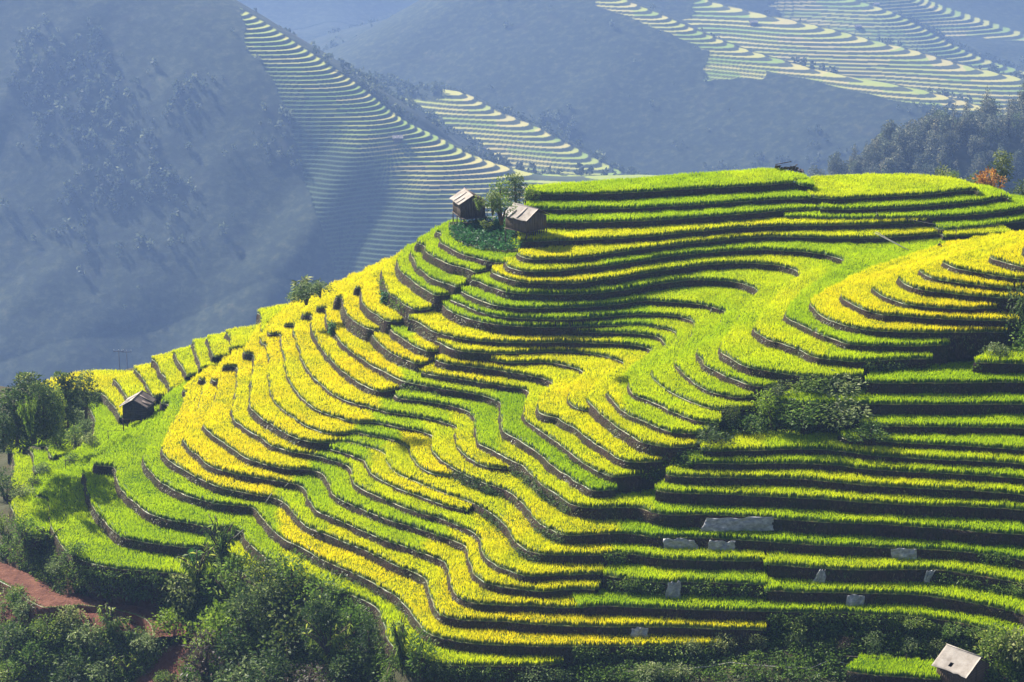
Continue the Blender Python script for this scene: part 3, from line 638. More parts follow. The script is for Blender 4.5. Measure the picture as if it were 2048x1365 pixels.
def leafmat(name, dark, light, hi, trans=.5, gloss=.02):
    s = NT(name); t = s.attr('tone'); oi = s.n('ShaderNodeObjectInfo')
    c = s.ramp(t, [(0, dark), (.6, light), (1, hi)])
    v = s.ramp(oi.outputs['Random'], [(0, (.65, .75, .6)), (.5, (1, 1, .9)), (1, (1.25, 1.1, .8))])
    return s.leaf(s.mix(1.0, c, v, 'MULTIPLY'), trans, gloss, .6)
M_BUSH = leafmat('bush_leaf', (.025, .055, .010), (.16, .27, .035), (.52, .60, .12))
M_DARK = leafmat('tree_leaf', (.02, .045, .014), (.085, .14, .035), (.30, .36, .11))
M_LIME = leafmat('lime_leaf', (.07, .13, .01), (.20, .32, .02), (.36, .46, .06))
M_PALE = leafmat('pale_leaf', (.035, .065, .022), (.19, .26, .08), (.52, .56, .28), .5, .02)
M_RUST = leafmat('rust_leaf', (.16, .06, .015), (.40, .19, .04), (.58, .38, .10))
M_PURP = leafmat('dry_leaf', (.03, .02, .015), (.09, .06, .045), (.26, .20, .17), .3, .035)
M_WOOD = leafmat('wood_leaf', (.025, .042, .03), (.13, .15, .10), (.72, .68, .50))  # palest leaf tone raised to paint highlights into the crowns
M_FARW = leafmat('far_leaf', (.025, .04, .025), (.09, .11, .06), (.34, .34, .22))
M_FERN = leafmat('garden_leaf', (.012, .06, .016), (.07, .22, .06), (.24, .46, .18), .4, .03)

def trunk_mb(h, r, lumps, lean=0):
    m = MB(); top = np.array([lean*h, 0, h*.72])
    m.tube([(0, 0, -.4), (lean*h*.25, .02*h, h*.25), (lean*h*.6, -.02*h, h*.5), top], [r*1.3, r, r*.75, r*.35])
    for c in lumps[:6]:
        c = np.asarray(c, float); s = np.array([lean*h*.5, 0, h*.42]); mid = (s+c)/2+np.array([0, 0, .04*h])
        m.tube([s, mid, c], [r*.5, r*.32, r*.12], 5)
    return m
def kind_round(h, w, n, size, mat, droop=.1, k=9, low=.18, asp=.45):
    cen = []; rad = []
    for j in range(k):
        t = (j+.5)/k; a = j*2.4+rng.random(); rr = w*.5*math.sin(math.pi*(.16+.74*t))**.8*.62
        cen.append((math.cos(a)*rr, math.sin(a)*rr, h*(low+(1-low-.12)*t))); q = w*(.17+.09*rng.random()); rad.append((q, q, q*.85))
    V, Q, t = leaves(cen, rad, n, size, asp, .5, .3, droop)
    return dict(crown=mesh('crown', V, [Q], mat, attrs={'tone': t}), lumps=cen, h=h, w=w)
def kind_cone(h, w, n, size, mat, k=13):
    cen = []; rad = []
    for j in range(k):
        t = j/(k-1); a = j*2.4; rr = w*.30*(1-t)**.8
        cen.append((math.cos(a)*rr, math.sin(a)*rr, h*(.12+.84*t))); q = w*(.30*(1-t)**.7+.06); rad.append((q, q, h*.075))
    V, Q, t = leaves(cen, rad, n, size, .35, .45, -.05, .25)
    return dict(crown=mesh('crown', V, [Q], mat, attrs={'tone': t}), lumps=cen, h=h, w=w)
def kind_bush(w, h, n, size, mat, k=7, droop=.15, asp=.45):
    cen = []; rad = []
    for j in range(k):
        a = rng.random()*6.28; rr = w*.34*math.sqrt(rng.random()); zz = h*(.22+.5*rng.random()*(1-rr/w))
        q = w*(.16+.12*rng.random()); cen.append((math.cos(a)*rr, math.sin(a)*rr, zz)); rad.append((q, q, h*(.2+.1*rng.random())))
    V, Q, t = leaves(cen, rad, n, size, asp, .45, .35, droop)
    return dict(crown=mesh('foliage', V, [Q], mat, attrs={'tone': t}), lumps=cen, h=h, w=w)
def kind_spray(w, h, n, size, mat, stems=9):
    """arching stems with leaves along them (bamboo, tall grass, cane)"""
    V = []; Q = []; T = []; o = 0; st = []
    for j in range(stems):
        a = rng.random()*6.28; L = h*(.7+.35*rng.random()); out = w*.5*(.4+.7*rng.random())
        s = np.linspace(0, 1, 8); pts = np.stack([np.cos(a)*out*s**1.8, np.sin(a)*out*s**1.8, L*(s-.18*s**3)], 1); st.append(pts)
        for q in range(n//stems):
            t = .2+.8*rng.random(); p = np.array([np.interp(t, s, pts[:, c]) for c in range(3)])
            d = np.array([math.cos(a), math.sin(a), 0])*.5+rng.normal(0, .6, 3); d[2] -= .35; d /= np.linalg.norm(d)
            b = np.cross(d, rng.normal(size=3)); b /= np.linalg.norm(b); LL = size*(.6+.8*rng.random())
            V += [p, p+d*LL*.5+b*LL*.11, p+d*LL-np.array([0, 0, LL*.2]), p+d*LL*.5-b*LL*.11]; Q.append([o, o+1, o+2, o+3]); o += 4; T += [rng.random()]*4
    return dict(crown=mesh('foliage', V, [np.array(Q)], mat, attrs={'tone': T}), stems=st, h=h, w=w)
def stem_mesh(K):
    m = MB()
    if 'stems' in K:
        for p in K['stems']: m.tube(p, np.linspace(.03, .01, len(p))*max(1, K['h']*.4), 4)
    else:
        for c in K['lumps'][:5]: m.tube([(0, 0, -.3), np.array(c)*np.array([.5, .5, .55]), c], [.05*K['h'], .03*K['h'], .012*K['h']], 4)
    return mesh('stem', np.concatenate(m.v), m.f4+m.f3, M_BARK)
def plant(K, name, p, scale, label, cat, group=None, tree=False, rz=None, mat=None, lean=0):
    """an Empty at the foot > trunk and crown (or stem and foliage); meshes are shared by its copies"""
    if 'wood' not in K:
        if tree:
            m = trunk_mb(K['h'], K['h']*.022+.03, K['lumps'], lean); K['wood'] = mesh('trunk', np.concatenate(m.v), m.f4+m.f3, M_BARK)
        else: K['wood'] = stem_mesh(K)
    r = bpy.data.objects.new(name, None); COL.objects.link(r); r.location = p; s = np.broadcast_to(np.asarray(scale, float), (3,)); r.scale = s
    r.rotation_euler = (0, 0, rng.random()*6.28 if rz is None else rz)
    link('trunk' if tree else 'stem', K['wood'], r); link('crown' if tree else 'foliage', K['crown'], r)
    return tag(r, label, cat, group)
def px_m(p): return math.dist(p, (0, 0, CZ))/F*1.0
def at_px(u, v, back=0):
    p, n = hit(u, v)
    if p is None: p = at_D(np.array([u]), np.array([v]), 262)[0]
    return p
KB = [kind_bush(1, .8, 800, .075, M_BUSH, 9), kind_bush(1, 1.0, 850, .075, M_BUSH, 11), kind_bush(1, .9, 800, .075, M_DARK, 10), kind_bush(1, .8, 700, .085, M_PALE, 9, .3, .5), kind_spray(1, 1.0, 520, .15, M_BUSH, 13), kind_bush(1, .75, 800, .075, M_LIME, 10), kind_bush(1, .95, 420, .07, M_PURP, 10)]
# u, v of the foot, width and height in photo pixels, which kind
SHRUBS = [
 (52,1092,70,60,1,'round grey green shrub at the far left foot of the lowest green terrace'), (100,1108,80,70,4,'arching leafy shrub on the bank below the lowest left terrace'), (120,1150,60,45,3,'low pale shrub right above the bend of the red earth path'), (150,1120,60,50,1,None),
 (445,1150,95,110,4,'tall feathery shrub at the tip where the lowest left terraces end'), (395,1190,110,90,4,None), (470,1215,120,100,1,None), (365,1225,90,80,3,None), (535,1195,100,90,2,'dark shrub overhanging the narrow yellow terrace tip'), (585,1225,120,110,1,None), (505,1270,130,110,2,None),
 (345,1285,90,62,5,'bright lime green shrub beside the red earth cut'), (430,1300,130,100,5,'yellow green rounded shrub right of the red earth cut'), (640,1265,120,110,1,None), (580,1320,130,110,2,None), (660,1345,120,100,4,None), (700,1290,90,90,1,None),
 (700,1370,110,70,2,None), (800,1345,80,110,4,None), (845,1355,80,90,1,None), (880,1372,70,50,2,None), (540,1375,120,70,2,None), (415,1362,130,110,6,'sparse purplish brown shrub at the bottom edge, right of the red earth cut'), (490,1385,110,70,3,None), (615,1388,100,60,6,None), (470,1345,100,90,2,None),
 (30,1215,70,60,1,'shrub in the bend between the two red earth paths'), (58,1238,70,60,3,None), (140,1262,80,70,3,'pale leaved shrub just below the red earth path'), (100,1290,90,75,1,None), (30,1310,100,80,2,None), (180,1305,90,80,3,None), (70,1350,110,80,1,None), (140,1368,110,75,2,None),
 (225,1285,110,85,4,'tall cane clump under the lower path wall'), (262,1305,90,75,4,None), (205,1375,90,70,3,None), (300,1310,80,60,3,None), (255,1362,80,70,4,None), (15,1372,90,60,1,None), (330,1372,60,40,1,None),
 (20,892,60,60,2,None), (52,896,60,50,1,None), (92,884,60,60,2,None), (125,862,50,50,1,None), (14,1010,60,70,2,'dark shrub on the far left edge under the small lowest terraces'), (6,1075,40,50,1,None),
 (118,868,52,62,3,'pale leaved shrub on the bank left of the lone hut, nearest the dark trees'), (150,858,52,46,3,None), (172,878,46,46,3,None), (182,900,40,36,3,None), (150,905,56,52,1,None), (122,905,52,50,2,None), (110,930,46,40,3,None), (140,935,40,30,1,None), (85,955,44,28,3,None), (66,975,36,24,2,None), (48,1000,50,30,3,None),
 (1003,440,62,52,1,'round bush between the twin huts'), (975,470,50,30,4,None), (1062,412,34,42,1,'small bush at the left end of the uppermost field'), (985,420,40,40,3,None), (958,425,44,30,4,None), (1030,470,40,36,5,None),
 (2036,700,80,120,2,'tall dark bush at the right edge, beside the ends of the yellow spur terraces'), (2060,730,90,90,1,None), (1990,720,50,36,3,None),
 (1690,795,110,48,3,'leafy bush at the head of the gully, left of the short green terrace'), (1620,790,90,40,1,None), (1560,800,70,36,2,None), (1610,860,130,60,1,'broad dark shrub in the gully under the long green terrace'), (1690,850,120,56,3,None), (1545,850,80,66,5,'sunlit yellow green shrub on the left lip of the gully'), (1500,880,80,46,1,None), (1420,900,90,44,2,None), (1380,940,70,40,1,None), (1310,985,60,34,4,None), (1740,890,90,40,1,None), (1460,850,50,40,2,None),
 (1450,1310,58,44,3,'pale leafy shrub on the dark ledge at the bottom, left of the pipe'), (1385,1305,40,26,3,None), (1510,1300,44,34,3,None), (1590,1295,40,30,3,None), (1746,1305,50,42,3,'pale leafy shrub standing alone in the dark bank left of the bottom hut'), (1822,1308,46,34,3,None), (1875,1308,52,30,3,None), (1300,1362,70,36,3,None), (1360,1358,60,30,3,None), (1070,1372,80,44,3,None), (1110,1372,60,36,3,None), (1690,1300,40,28,6,None),
 (1990,1330,90,80,1,'bush immediately right of the bottom hut'), (2035,1345,90,90,3,None), (2000,1365,70,40,5,None), (1965,1285,70,34,1,None), (2040,1310,70,40,1,None), (1900,1272,70,30,0,None), (1830,1258,60,26,1,None), (1590,1268,60,34,1,None), (1640,1258,50,28,4,None), (2030,1190,50,26,0,None),
 (612,600,70,36,3,'low scrub on the left skyline at the foot of the plumed plant'), (640,588,50,26,3,None), (590,608,40,26,1,None),
]
GR = [(lambda u, v: u < 200 and v < 1025, 'shrubs on the left edge below the lone hut', 'leafy shrub on the bank left of the lone hut'),
      (lambda u, v: v > 1100 and u < 345, 'shrubs around the red earth paths', 'leafy shrub on the slope around the red earth paths'),
      (lambda u, v: v > 1080 and u < 930, 'shrubs on the slope below the left terraces', 'leafy shrub in the thicket below the left terraces'),
      (lambda u, v: v > 1225, 'shrubs along the dark bottom banks', 'leafy shrub on the dark banks along the bottom right'),
      (lambda u, v: 1280 < u < 1760 and v < 1000, 'shrubs in the gully', 'leafy shrub in the gully beside the right spur'),
      (lambda u, v: u < 1100 and v < 500, 'shrubs in the garden of the twin huts', 'leafy plant in the garden of the twin huts'),
      (lambda u, v: u < 700 and v < 650, 'scrub on the left skyline', 'low scrub on the left skyline'),
      (lambda u, v: True, 'shrubs at the right edge', 'leafy shrub near the right edge of the hillside')]
for u, v, w, h, k, lab in SHRUBS:
    p = at_px(u, v-h*.12); s = px_m(p); K = KB[k]; SW = .8 if k == 4 else 1.0; h *= .72 if v > 1100 and u < 345 else 1; SW *= .85 if v > 1100 and u < 345 else 1
    g, gl = next((b, c) for f, b, c in GR if f(u, v))
    plant(K, 'shrub', p, (w*s*SW, w*s*SW, h*s*1.1/K['h']), lab or gl, 'shrub', g)
# trees on the left, at the twin huts, in the thicket
T_BROAD = kind_round(7, 5, 3600, .36, M_DARK, .2, 15, .04); T_TALL = kind_round(8, 3.4, 3200, .34, M_DARK, .1, 15, .04); T_LIGHT = kind_round(6, 5, 3000, .36, M_BUSH, .3, 13, .04)
T_THIN = kind_round(5, 3.2, 520, .30, M_BUSH, .2, 9, .42); T_ROUND = kind_round(5, 3.2, 2200, .24, M_DARK, .2, 12, .22); T_BAMB = kind_spray(5, 7, 900, .7, M_LIME, 14); T_CONE = kind_cone(9, 4.2, 2300, .36, M_DARK)
def tree_px(K, name, u, vb, vt, D, label, group=None, wx=1.0, tree=True, mat=None):
    p = at_D(np.array([u]), np.array([vb]), D)[0]; h = (vb-vt)*px_m(p)/.95; s = h/K['h']
    return plant(K, name, p, (s*wx, s*wx, s), label, 'tree', group, tree)
G1 = 'dark trees on the left edge'
tree_px(T_TALL, 'broadleaf_tree', 68, 880, 738, 268, 'tallest dark tree of the clump at the left edge', G1, 1.15)
tree_px(T_BROAD, 'broadleaf_tree', 34, 885, 768, 264, 'broad grey green tree at the very left edge', G1, 1.0)
tree_px(T_BROAD, 'broadleaf_tree', 90, 872, 760, 263, 'leafy tree right behind the pale bamboo on the left edge', G1, .8)
tree_px(T_TALL, 'broadleaf_tree', 134, 850, 740, 275, 'narrow dark tree left of the last skyline tree, behind the yellow field', G1, 1.1)
tree_px(T_ROUND, 'broadleaf_tree', 172, 830, 742, 277, 'rounded dark tree on the skyline, rightmost of the left clump', G1, 1.0)
tree_px(T_BROAD, 'broadleaf_tree', 8, 900, 825, 260, 'low bushy tree on the left edge in front of the clump', G1, .9)
tree_px(T_LIGHT, 'broadleaf_tree', 112, 880, 772, 266, 'olive tree between the clump and the narrow dark tree', G1, .55)
r = tree_px(T_BAMB, 'bamboo_clump', 62, 880, 775, 258, 'pale green arching bamboo in front of the dark trees', None, .55, False); r['category'] = 'bamboo'
tree_px(T_THIN, 'small_tree', 1000, 428, 352, 297, 'thin see-through tree behind the twin huts', None, .9)
tree_px(T_ROUND, 'small_tree', 1031, 423, 345, 299, 'dense dark tree between the right twin hut and the uppermost field', None, .95)
tree_px(T_CONE, 'conifer_tree', 738, 1350, 1225, 214, 'tall dark pointed tree right of the thicket under the lowest terraces', None, 1.25)
tree_px(T_BROAD, 'broadleaf_tree', 640, 1300, 1185, 218, 'dark tree in the thicket just left of the pointed tree', None, .9)
tree_px(T_BROAD, 'broadleaf_tree', 545, 1260, 1150, 224, 'dark spreading tree at the top of the thicket below the terraces', None, 1.0)
K_PLUME = kind_spray(1.2, 2.6, 300, .5, M_PALE, 6)
tree_px(K_PLUME, 'plume_plant', 598, 604, 548, 287, 'plumed grey green plant leaning left on the left skyline', 'plumed plants on the left skyline', 1.3, False)['category'] = 'plant'
tree_px(K_PLUME, 'plume_plant', 632, 592, 556, 287, 'shorter plumed plant, right of the leaning one on the left skyline', 'plumed plants on the left skyline', 1.2, False)['category'] = 'plant'
K_CANE = kind_spray(.9, 1.6, 260, .55, M_FERN, 9)
for u, v, h, l in [(392, 1135, 44, 'green cane clump under the bank beside the lowest left terrace end'), (770, 610, 34, 'dark green cane clump on the bank of the upper left terraces'), (664, 668, 30, 'dark green cane clump between yellow terraces in the upper left')]:
    p = at_px(u, v); s = px_m(p)*h/1.6; plant(K_CANE, 'cane_clump', p, (s*.8, s*.8, s), l, 'plant', 'cane clumps on the left spur')
# the wooded hill on the right
KW = [kind_round(10, 7, 900, .8, M_WOOD, .15, 10), kind_round(12, 6, 900, .8, M_WOOD, .15, 12), kind_cone(14, 5.5, 900, .75, M_WOOD), kind_round(8, 7, 800, .9, M_PALE, .2, 10), kind_round(11, 7.5, 1000, .8, M_WOOD, .15, 12)]
WC = crest([(u, v, D*KD) for u, v, D in RIDGES[0][1]]); nW = 0
for t in range(4000):
    if nW >= 150: break
    a = rng.random()*(len(WC)-1); j = int(a); c = WC[j]+(WC[j+1]-WC[j])*(a-j); d = -10+rng.random()**1.2*140
    x, y = c[0]-d*.25+rng.normal(0, 7), c[1]-d*.95
    z, _ = far_z(np.array([x]), np.array([y])); z = float(z[0]); u, v = to_px(np.array([x, y, z]))
    if not (1625 < u < 2075 and v < 400): continue
    k = rng.choice(5, p=[.3, .22, .2, .14, .14]); s = .92+.72*rng.random()
    if u < 1760: s *= .75
    lab = ['grey green rounded tree in the hazy wood on the right hill', 'tall grey green tree in the hazy wood on the right hill', 'pointed conifer in the hazy wood on the right hill', 'pale leaved tree in the hazy wood on the right hill', 'dark full tree in the hazy wood on the right hill'][k]
    plant(KW[k], 'forest_tree', (x, y, z), s, lab, 'tree', 'trees of the wood on the right hill', True); nW += 1
# nearer shrubs at the foot of the wood
K_RUST = kind_bush(1, 1.0, 420, .12, M_RUST); 
for u, v, w, h, D, KK, l in [(1985, 385, 62, 60, 330, K_RUST, 'rust orange bush behind the right end of the crest field'), (1958, 388, 60, 62, 332, KB[3], 'mottled yellow bush touching the rust orange bush'), (1904, 366, 34, 28, 325, KB[1], 'small dark round bush on the edge of the crest field'), (2040, 400, 50, 50, 322, KB[2], 'dark bush at the right edge by the crest field'), (1886, 372, 40, 64, 345, KB[3], 'pale upright bush left of the rust orange bush')]:
    p = at_D(np.array([u]), np.array([v]), D)[0]; s = px_m(p); plant(KK, 'shrub', p, (w*s, w*s, h*s), l, 'shrub', None)
p = at_D(np.array([2000]), np.array([380]), 345)[0]; plant(T_ROUND, 'small_tree', p, 80*px_m(p)/5, 'dark green tree rising behind the rust orange bush', 'tree', None, True)

RED_PX = [[(0, 1120), (40, 1130), (90, 1165), (140, 1198), (330, 1228), (320, 1262), (200, 1225), (130, 1220), (60, 1190), (0, 1160)], [(320, 1320), (345, 1288), (388, 1275), (378, 1310), (352, 1372), (262, 1372)], [(50, 1215), (90, 1210), (135, 1250), (60, 1240)]]
# weeds on the banks, scanned bank by bank (pixel outlines only say which bank they grow on)
def inpoly(px, py, q):
    ins = np.zeros(len(px), bool)
    for (x0, y0), (x1, y1) in zip(q, np.roll(q, -1, 0)): ins ^= ((y0 > py) != (y1 > py)) & (px < (x1-x0)*(py-y0)/(y1-y0+1e-9)+x0)
    return ins
def polys(txt):
    out = []
    for ln in txt.strip().splitlines():
        tk = ln.split(); c = tk[0]; ox = (int(c[1])-1)*512; oy = ORG[c[0]]
        out.append(np.array([[float(a)*.2505+ox, float(b)*.2505+oy] for a, b in (t.split(',') for t in tk[1:])]))
    return out
def weeds(txt, name, mat, per, rad, nl, size, label=None, cat=None):
    V = []; Q = []; T = []; o = 0
    for q in polys(txt):
        lo = q.min(0); hi = q.max(0); n = int((hi-lo).prod()/per)
        px = lo[0]+rng.random(n)*(hi-lo)[0]; py = lo[1]+rng.random(n)*(hi-lo)[1]; ok = inpoly(px, py, q)
        for u, v in zip(px[ok], py[ok]):
            if not (-20 < u < 2070): continue
            if name[0] == 's' and any(inpoly(np.array([u]), np.array([v]), np.array(z))[0] for z in RED_PX): continue
            p, nn = hit(u, v)
            if p is None: continue
            r = rad*(.5+rng.random()); v_, q_, t_ = leaves([p+nn*r*.35*(1 if nn[1] < 0 or nn[2] > .5 else -1)], [r], nl, size, .4, .3, .2, .3)
            V.append(v_); Q.append(q_+o); T.append(t_*(.5+.5*rng.random())); o += len(v_)
    return tag(link(name, mesh(name, np.concatenate(V), Q, mat, attrs={'tone': np.concatenate(T)})), label, cat, kind='stuff')
weeds(WEEDS_A, 'bank_weeds', M_PALE, 30, .30, 14, .26)
weeds(WEEDS_B, 'bank_undergrowth', M_BUSH, 26, .36, 14, .28)
weeds(WEEDS_G, 'garden_plants', M_FERN, 14, .40, 15, .44)
weeds(WEEDS_S, 'slope_undergrowth', M_BUSH, 60, .55, 22, .34)

# woods on the far mountains: one mass of small crowns
def far_woods():
    n = 60000; th = R(-14)+rng.random(n)*R(28.5); r = (760+rng.random(n)**1.0*1050)*KD; x = np.sin(th)*r; y = np.cos(th)*r
    z, pad = far_z(x, y); u, v = to_px(np.stack([x, y, z], 1))
    g = fbm(x/120, y/120, 61, 4)+.25*(fbm(x/30, y/30, 63, 2)-.5)
    rib = np.exp(-((u-(40+(v-40)*.42+40*np.sin(v/37)))/55.0)**2)*.16*(v < 420)
    nearpad = np.zeros(n)
    for ox, oy in ((25, 0), (-25, 0), (0, 30), (0, -30)): nearpad = np.maximum(nearpad, far_z(x+ox, y+oy)[1])
    keep = (pad < .5) & (rng.random(n) < np.clip((g+rib+.10*nearpad-.60)*5, .008, 1)) & (v < 620) & (v > -60)
    x, y, z = x[keep][:15000], y[keep][:15000], z[keep][:15000]; m = len(x); V = []; k = 20
    h = (3.5+6.5*rng.random(m)**1.8); d = rng.normal(size=(m, k, 3)); d /= np.linalg.norm(d, axis=2)[:, :, None]
    rr = np.stack([h*.42, h*.42, h*.5], 1)
    p = np.stack([x, y, z+h*.5], 1)[:, None]+d*rr[:, None]*(.6+.4*rng.random((m, k, 1)))
    a = d+rng.normal(0, .6, d.shape); a /= np.linalg.norm(a, axis=2)[:, :, None]; b = np.cross(a, rng.normal(size=d.shape)); b /= np.linalg.norm(b, axis=2)[:, :, None]
    L = (h*.22)[:, None, None]
    V = np.stack([p-a*L, p+b*L*.7, p+a*L, p-b*L*.7], 2).reshape(-1, 3); o = np.arange(m*k)*4
    tag(link('distant_woods', mesh('distant_woods', V, [np.stack([o, o+1, o+2, o+3], 1)], M_FARW, attrs={'tone': np.repeat(np.clip(rng.random(m)[:, None]*.5+.5*rng.random((m, k)), 0, 1).ravel(), 4)})), kind='stuff')
far_woods()
# ------------------------------------------------------------------ huts
def mat_plank(name, a, b, c, sx=(6, 6, .6)):
    s = NT(name); n1 = s.noise(1, 4, .6, sx); n2 = s.noise(2.2, 3)
    col = s.mix(s.math('MULTIPLY', n2, .5), s.ramp(n1, [(.3, a), (.5, b), (.72, c)]), (.10, .085, .07)); return s.pbr(col, .85, n1, .6, .04)
M_WALL = mat_plank('weathered_planks', (.055, .036, .024), (.13, .09, .06), (.24, .18, .13))
M_WALLD = mat_plank('dark_planks', (.02, .018, .018), (.05, .042, .038), (.10, .085, .075), (.8, .8, 7))
M_ROOFP = mat_plank('pale_roof', (.32, .27, .22), (.45, .39, .33), (.56, .50, .43), (1.2, 1.2, 1.2))
M_ROOFD = mat_plank('brown_shaded_roof', (.09, .065, .055), (.19, .14, .12), (.34, .27, .23), (3, .7, .7))  # brown boards, with shade painted in for slopes turned from the sun
M_POST = mat_plank('post_wood', (.04, .03, .02), (.09, .065, .045), (.17, .13, .10))
M_RUIN = mat_plank('rotten_boards', (.03, .022, .022), (.09, .06, .055), (.24, .16, .14), (5, .8, 1))
def mat_weave():
    s = NT('woven_bamboo'); tc = s.n('ShaderNodeTexCoord'); w = s.n('ShaderNodeTexBrick'); w.inputs['Scale'].default_value = 5; w.inputs['Color1'].default_value = (.26, .18, .11, 1); w.inputs['Color2'].default_value = (.12, .08, .055, 1); w.inputs['Mortar'].default_value = (.035, .025, .02, 1)
    mp = s.n('ShaderNodeMapping'); mp.inputs['Rotation'].default_value = (R(90), 0, 0); s.l(tc.outputs['Object'], mp.inputs['Vector']); s.l(mp.outputs[0], w.inputs['Vector'])
    return s.pbr(s.mix(s.math('MULTIPLY', s.noise(1.5, 4), .6), w.outputs['Color'], (.07, .05, .035)), .9)
M_WEAVE = mat_weave()
def hut(name, p, rz, L, W, wall, stilt, rise, label, group=None, mats=(None, None, None), over=.35, hole=False, porch=False, lower=False):
    """ridge runs along local x; slope 'left' looks to -y"""
    mw, ml, mr = mats
    r = bpy.data.objects.new(name, None); COL.objects.link(r); r.location = p; r.rotation_euler = (0, 0, rz); tag(r, label, 'hut', group)
    z0 = stilt; z1 = stilt+wall; l2 = L/2-over; w2 = W/2-over
    def side(a, b, gable):
        m = MB(); a = np.array(a, float); b = np.array(b, float); d = b-a; n = int(np.linalg.norm(d)/.22); dn = d/np.linalg.norm(d); ang = math.atan2(d[1], d[0]); rot = Matrix.Rotation(ang, 3, 'Z')
        for k in range(n):
            t = (k+.5)/n; c = a+d*t; h = wall*(1-.0*rng.random())
            if gable: h += rise*(1-abs(2*t-1))*(w2/(W/2))*.98
            lo = z0-(.0+.10*rng.random()); off = rng.normal(0, .012)
            m.box((c[0]-dn[1]*off, c[1]+dn[0]*off, (lo+z0+h)/2), (np.linalg.norm(d)/n-.012, .035, z0+h-lo), rot)
        return m
    for a, b, g in (((-l2, -w2), (l2, -w2), 0), ((l2, -w2), (l2, w2), 1), ((l2, w2), (-l2, w2), 0), ((-l2, w2), (-l2, -w2), 1)): side(a, b, g).build('wall', mw, r)
    f = MB(); f.box((0, 0, z0-.05), (2*l2+.25, 2*w2+.25, .09)); 
    for y in (-w2*.7, 0, w2*.7): f.box((0, y, z0-.16), (2*l2+.5, .11, .12))
    f.build('floor', M_POST, r)
    for x in (-l2, 0, l2):
        for y in (-w2, w2):
            m = MB(); m.tube([(x, y, -.7), (x+rng.normal(0, .03), y, z0*.5), (x, y, z0-.08)], [.08, .075, .07], 6); m.build('post', M_POST, r)
    if lower:
        m = MB()
        for k in range(9): m.box((l2-.1-k*.02, -w2+.2+k*(2*w2-.4)/8, z0*.42), (.04, .16, z0*.8+.2*rng.random()))
        m.build('lower_boards', M_WALLD, r)
    pitch = math.atan2(rise, W/2); sl = math.hypot(rise, W/2)+.05
    for sgn, mt in ((-1, ml), (1, mr)):
        m = MB(); nx_, ny_ = 22, 11; T = np.linspace(0, 1, ny_); Xr = np.linspace(-L/2, L/2, nx_); ph = rng.random()*9
        V = []
        for dz in (0, -.045):
            for t in T:
                for x in Xr:
                    e = .05*(vnoise(x*2.3+ph, t*0+sgn, 3)-.5) if t == 1 else 0
                    tm = (t+e)*sl; sag = -.07*math.sin(math.pi*t)*math.sin(math.pi*(x/L+.5))+.05*(fbm(x*.9+ph, t*2.1+sgn*3, 5, 3)-.5)-(.022 if t > .52 else 0)
                    V.append((x, sgn*math.cos(pitch)*tm, z1+rise-math.sin(pitch)*tm+.06+sag+dz))
        N_ = nx_*ny_; q = [[j*nx_+i, j*nx_+i+1, (j+1)*nx_+i+1, (j+1)*nx_+i] for j in range(ny_-1) for i in range(nx_-1) if not (hole and sgn < 0 and 6 <= j <= 7 and 8 <= i <= 9)]
        q2 = [[N_+c for c in f[::-1]] for f in q]
        rim_ = [(j*nx_, (j+1)*nx_) for j in range(ny_-1)]+[(j*nx_+nx_-1, (j+1)*nx_+nx_-1) for j in range(ny_-1)]+[(i, i+1) for i in range(nx_-1)]+[((ny_-1)*nx_+i, (ny_-1)*nx_+i+1) for i in range(nx_-1)]
        m.add(V, q+q2+[[e0, e1, e1+N_, e0+N_] for e0, e1 in rim_])
        if not hole:
            for x, wd, t0, t1 in ((L*.08, .34, .1, .95), (-L*.22, .5, .45, 1.0)):
                tm = (t0+t1)/2*sl; m.box((x, sgn*math.cos(pitch)*tm, z1+rise-math.sin(pitch)*tm+.085-.04), (wd, (t1-t0)*sl, .05), Matrix.Rotation(-sgn*pitch, 3, 'X'))
        o = m.build('roof', mt, r)
        if sgn < 0:
            c = MB(); c.tube([(-L/2-.03, 0, z1+rise+.07), (0, 0, z1+rise+.05), (L/2+.03, 0, z1+rise+.07)], .06, 6); c.build('ridge_cap', ml, o)
    for x in (-L/2+.1, L/2-.1):
        m = MB()
        for sgn in (-1, 1): m.tube([(x, 0, z1+rise-.02), (x, sgn*math.cos(pitch)*sl*.97, z1+rise-math.sin(pitch)*sl*.97-.02)], .045, 5)
        m.build('rafter', M_POST, r)
    if porch:
        m = MB(); m.box((-l2-.45, 0, z0-.05), (.8, 2*w2, .07)); m.build('porch', M_POST, r)
        m = MB(); m.tube([(-l2-.8, -w2, -.6), (-l2-.8, -w2, z1-.2)], .05, 6); m.build('post', M_POST, r)
    return r
gz = TR['G1']['z']
pA = at_z(np.array([938]), np.array([452]), gz)[0]; pB = at_z(np.array([1052]), np.array([470]), TR['T7']['z']+.05)[0]
hut('stilt_hut', pA+np.array([0, 1.2, .2]), R(108), 4.3, 4.0, 1.75, 1.15, 1.15, 'weathered stilt hut at the garden edge, left of the twin huts', 'twin huts in the garden', (M_WALL, M_ROOFD, M_ROOFP), porch=True)
hut('stilt_hut', pB+np.array([0, -.6, 0]), R(-44), 4.3, 4.3, 1.55, 1.1, 1.15, 'stilt hut with a pale plank roof, right of the twin huts', 'twin huts in the garden', (M_WALL, M_ROOFP, M_ROOFD), lower=True)
pC = at_z(np.array([276]), np.array([849]), TR['A21']['z']+.3)[0]
hut('stilt_hut', pC+np.array([0, .8, 0]), R(80), 3.9, 3.8, 1.65, .95, 1.05, 'lone dark plank hut on short stilts on the left spur', None, (M_WALLD, M_ROOFD, M_ROOFP))
pD = at_px(1924, 1362)
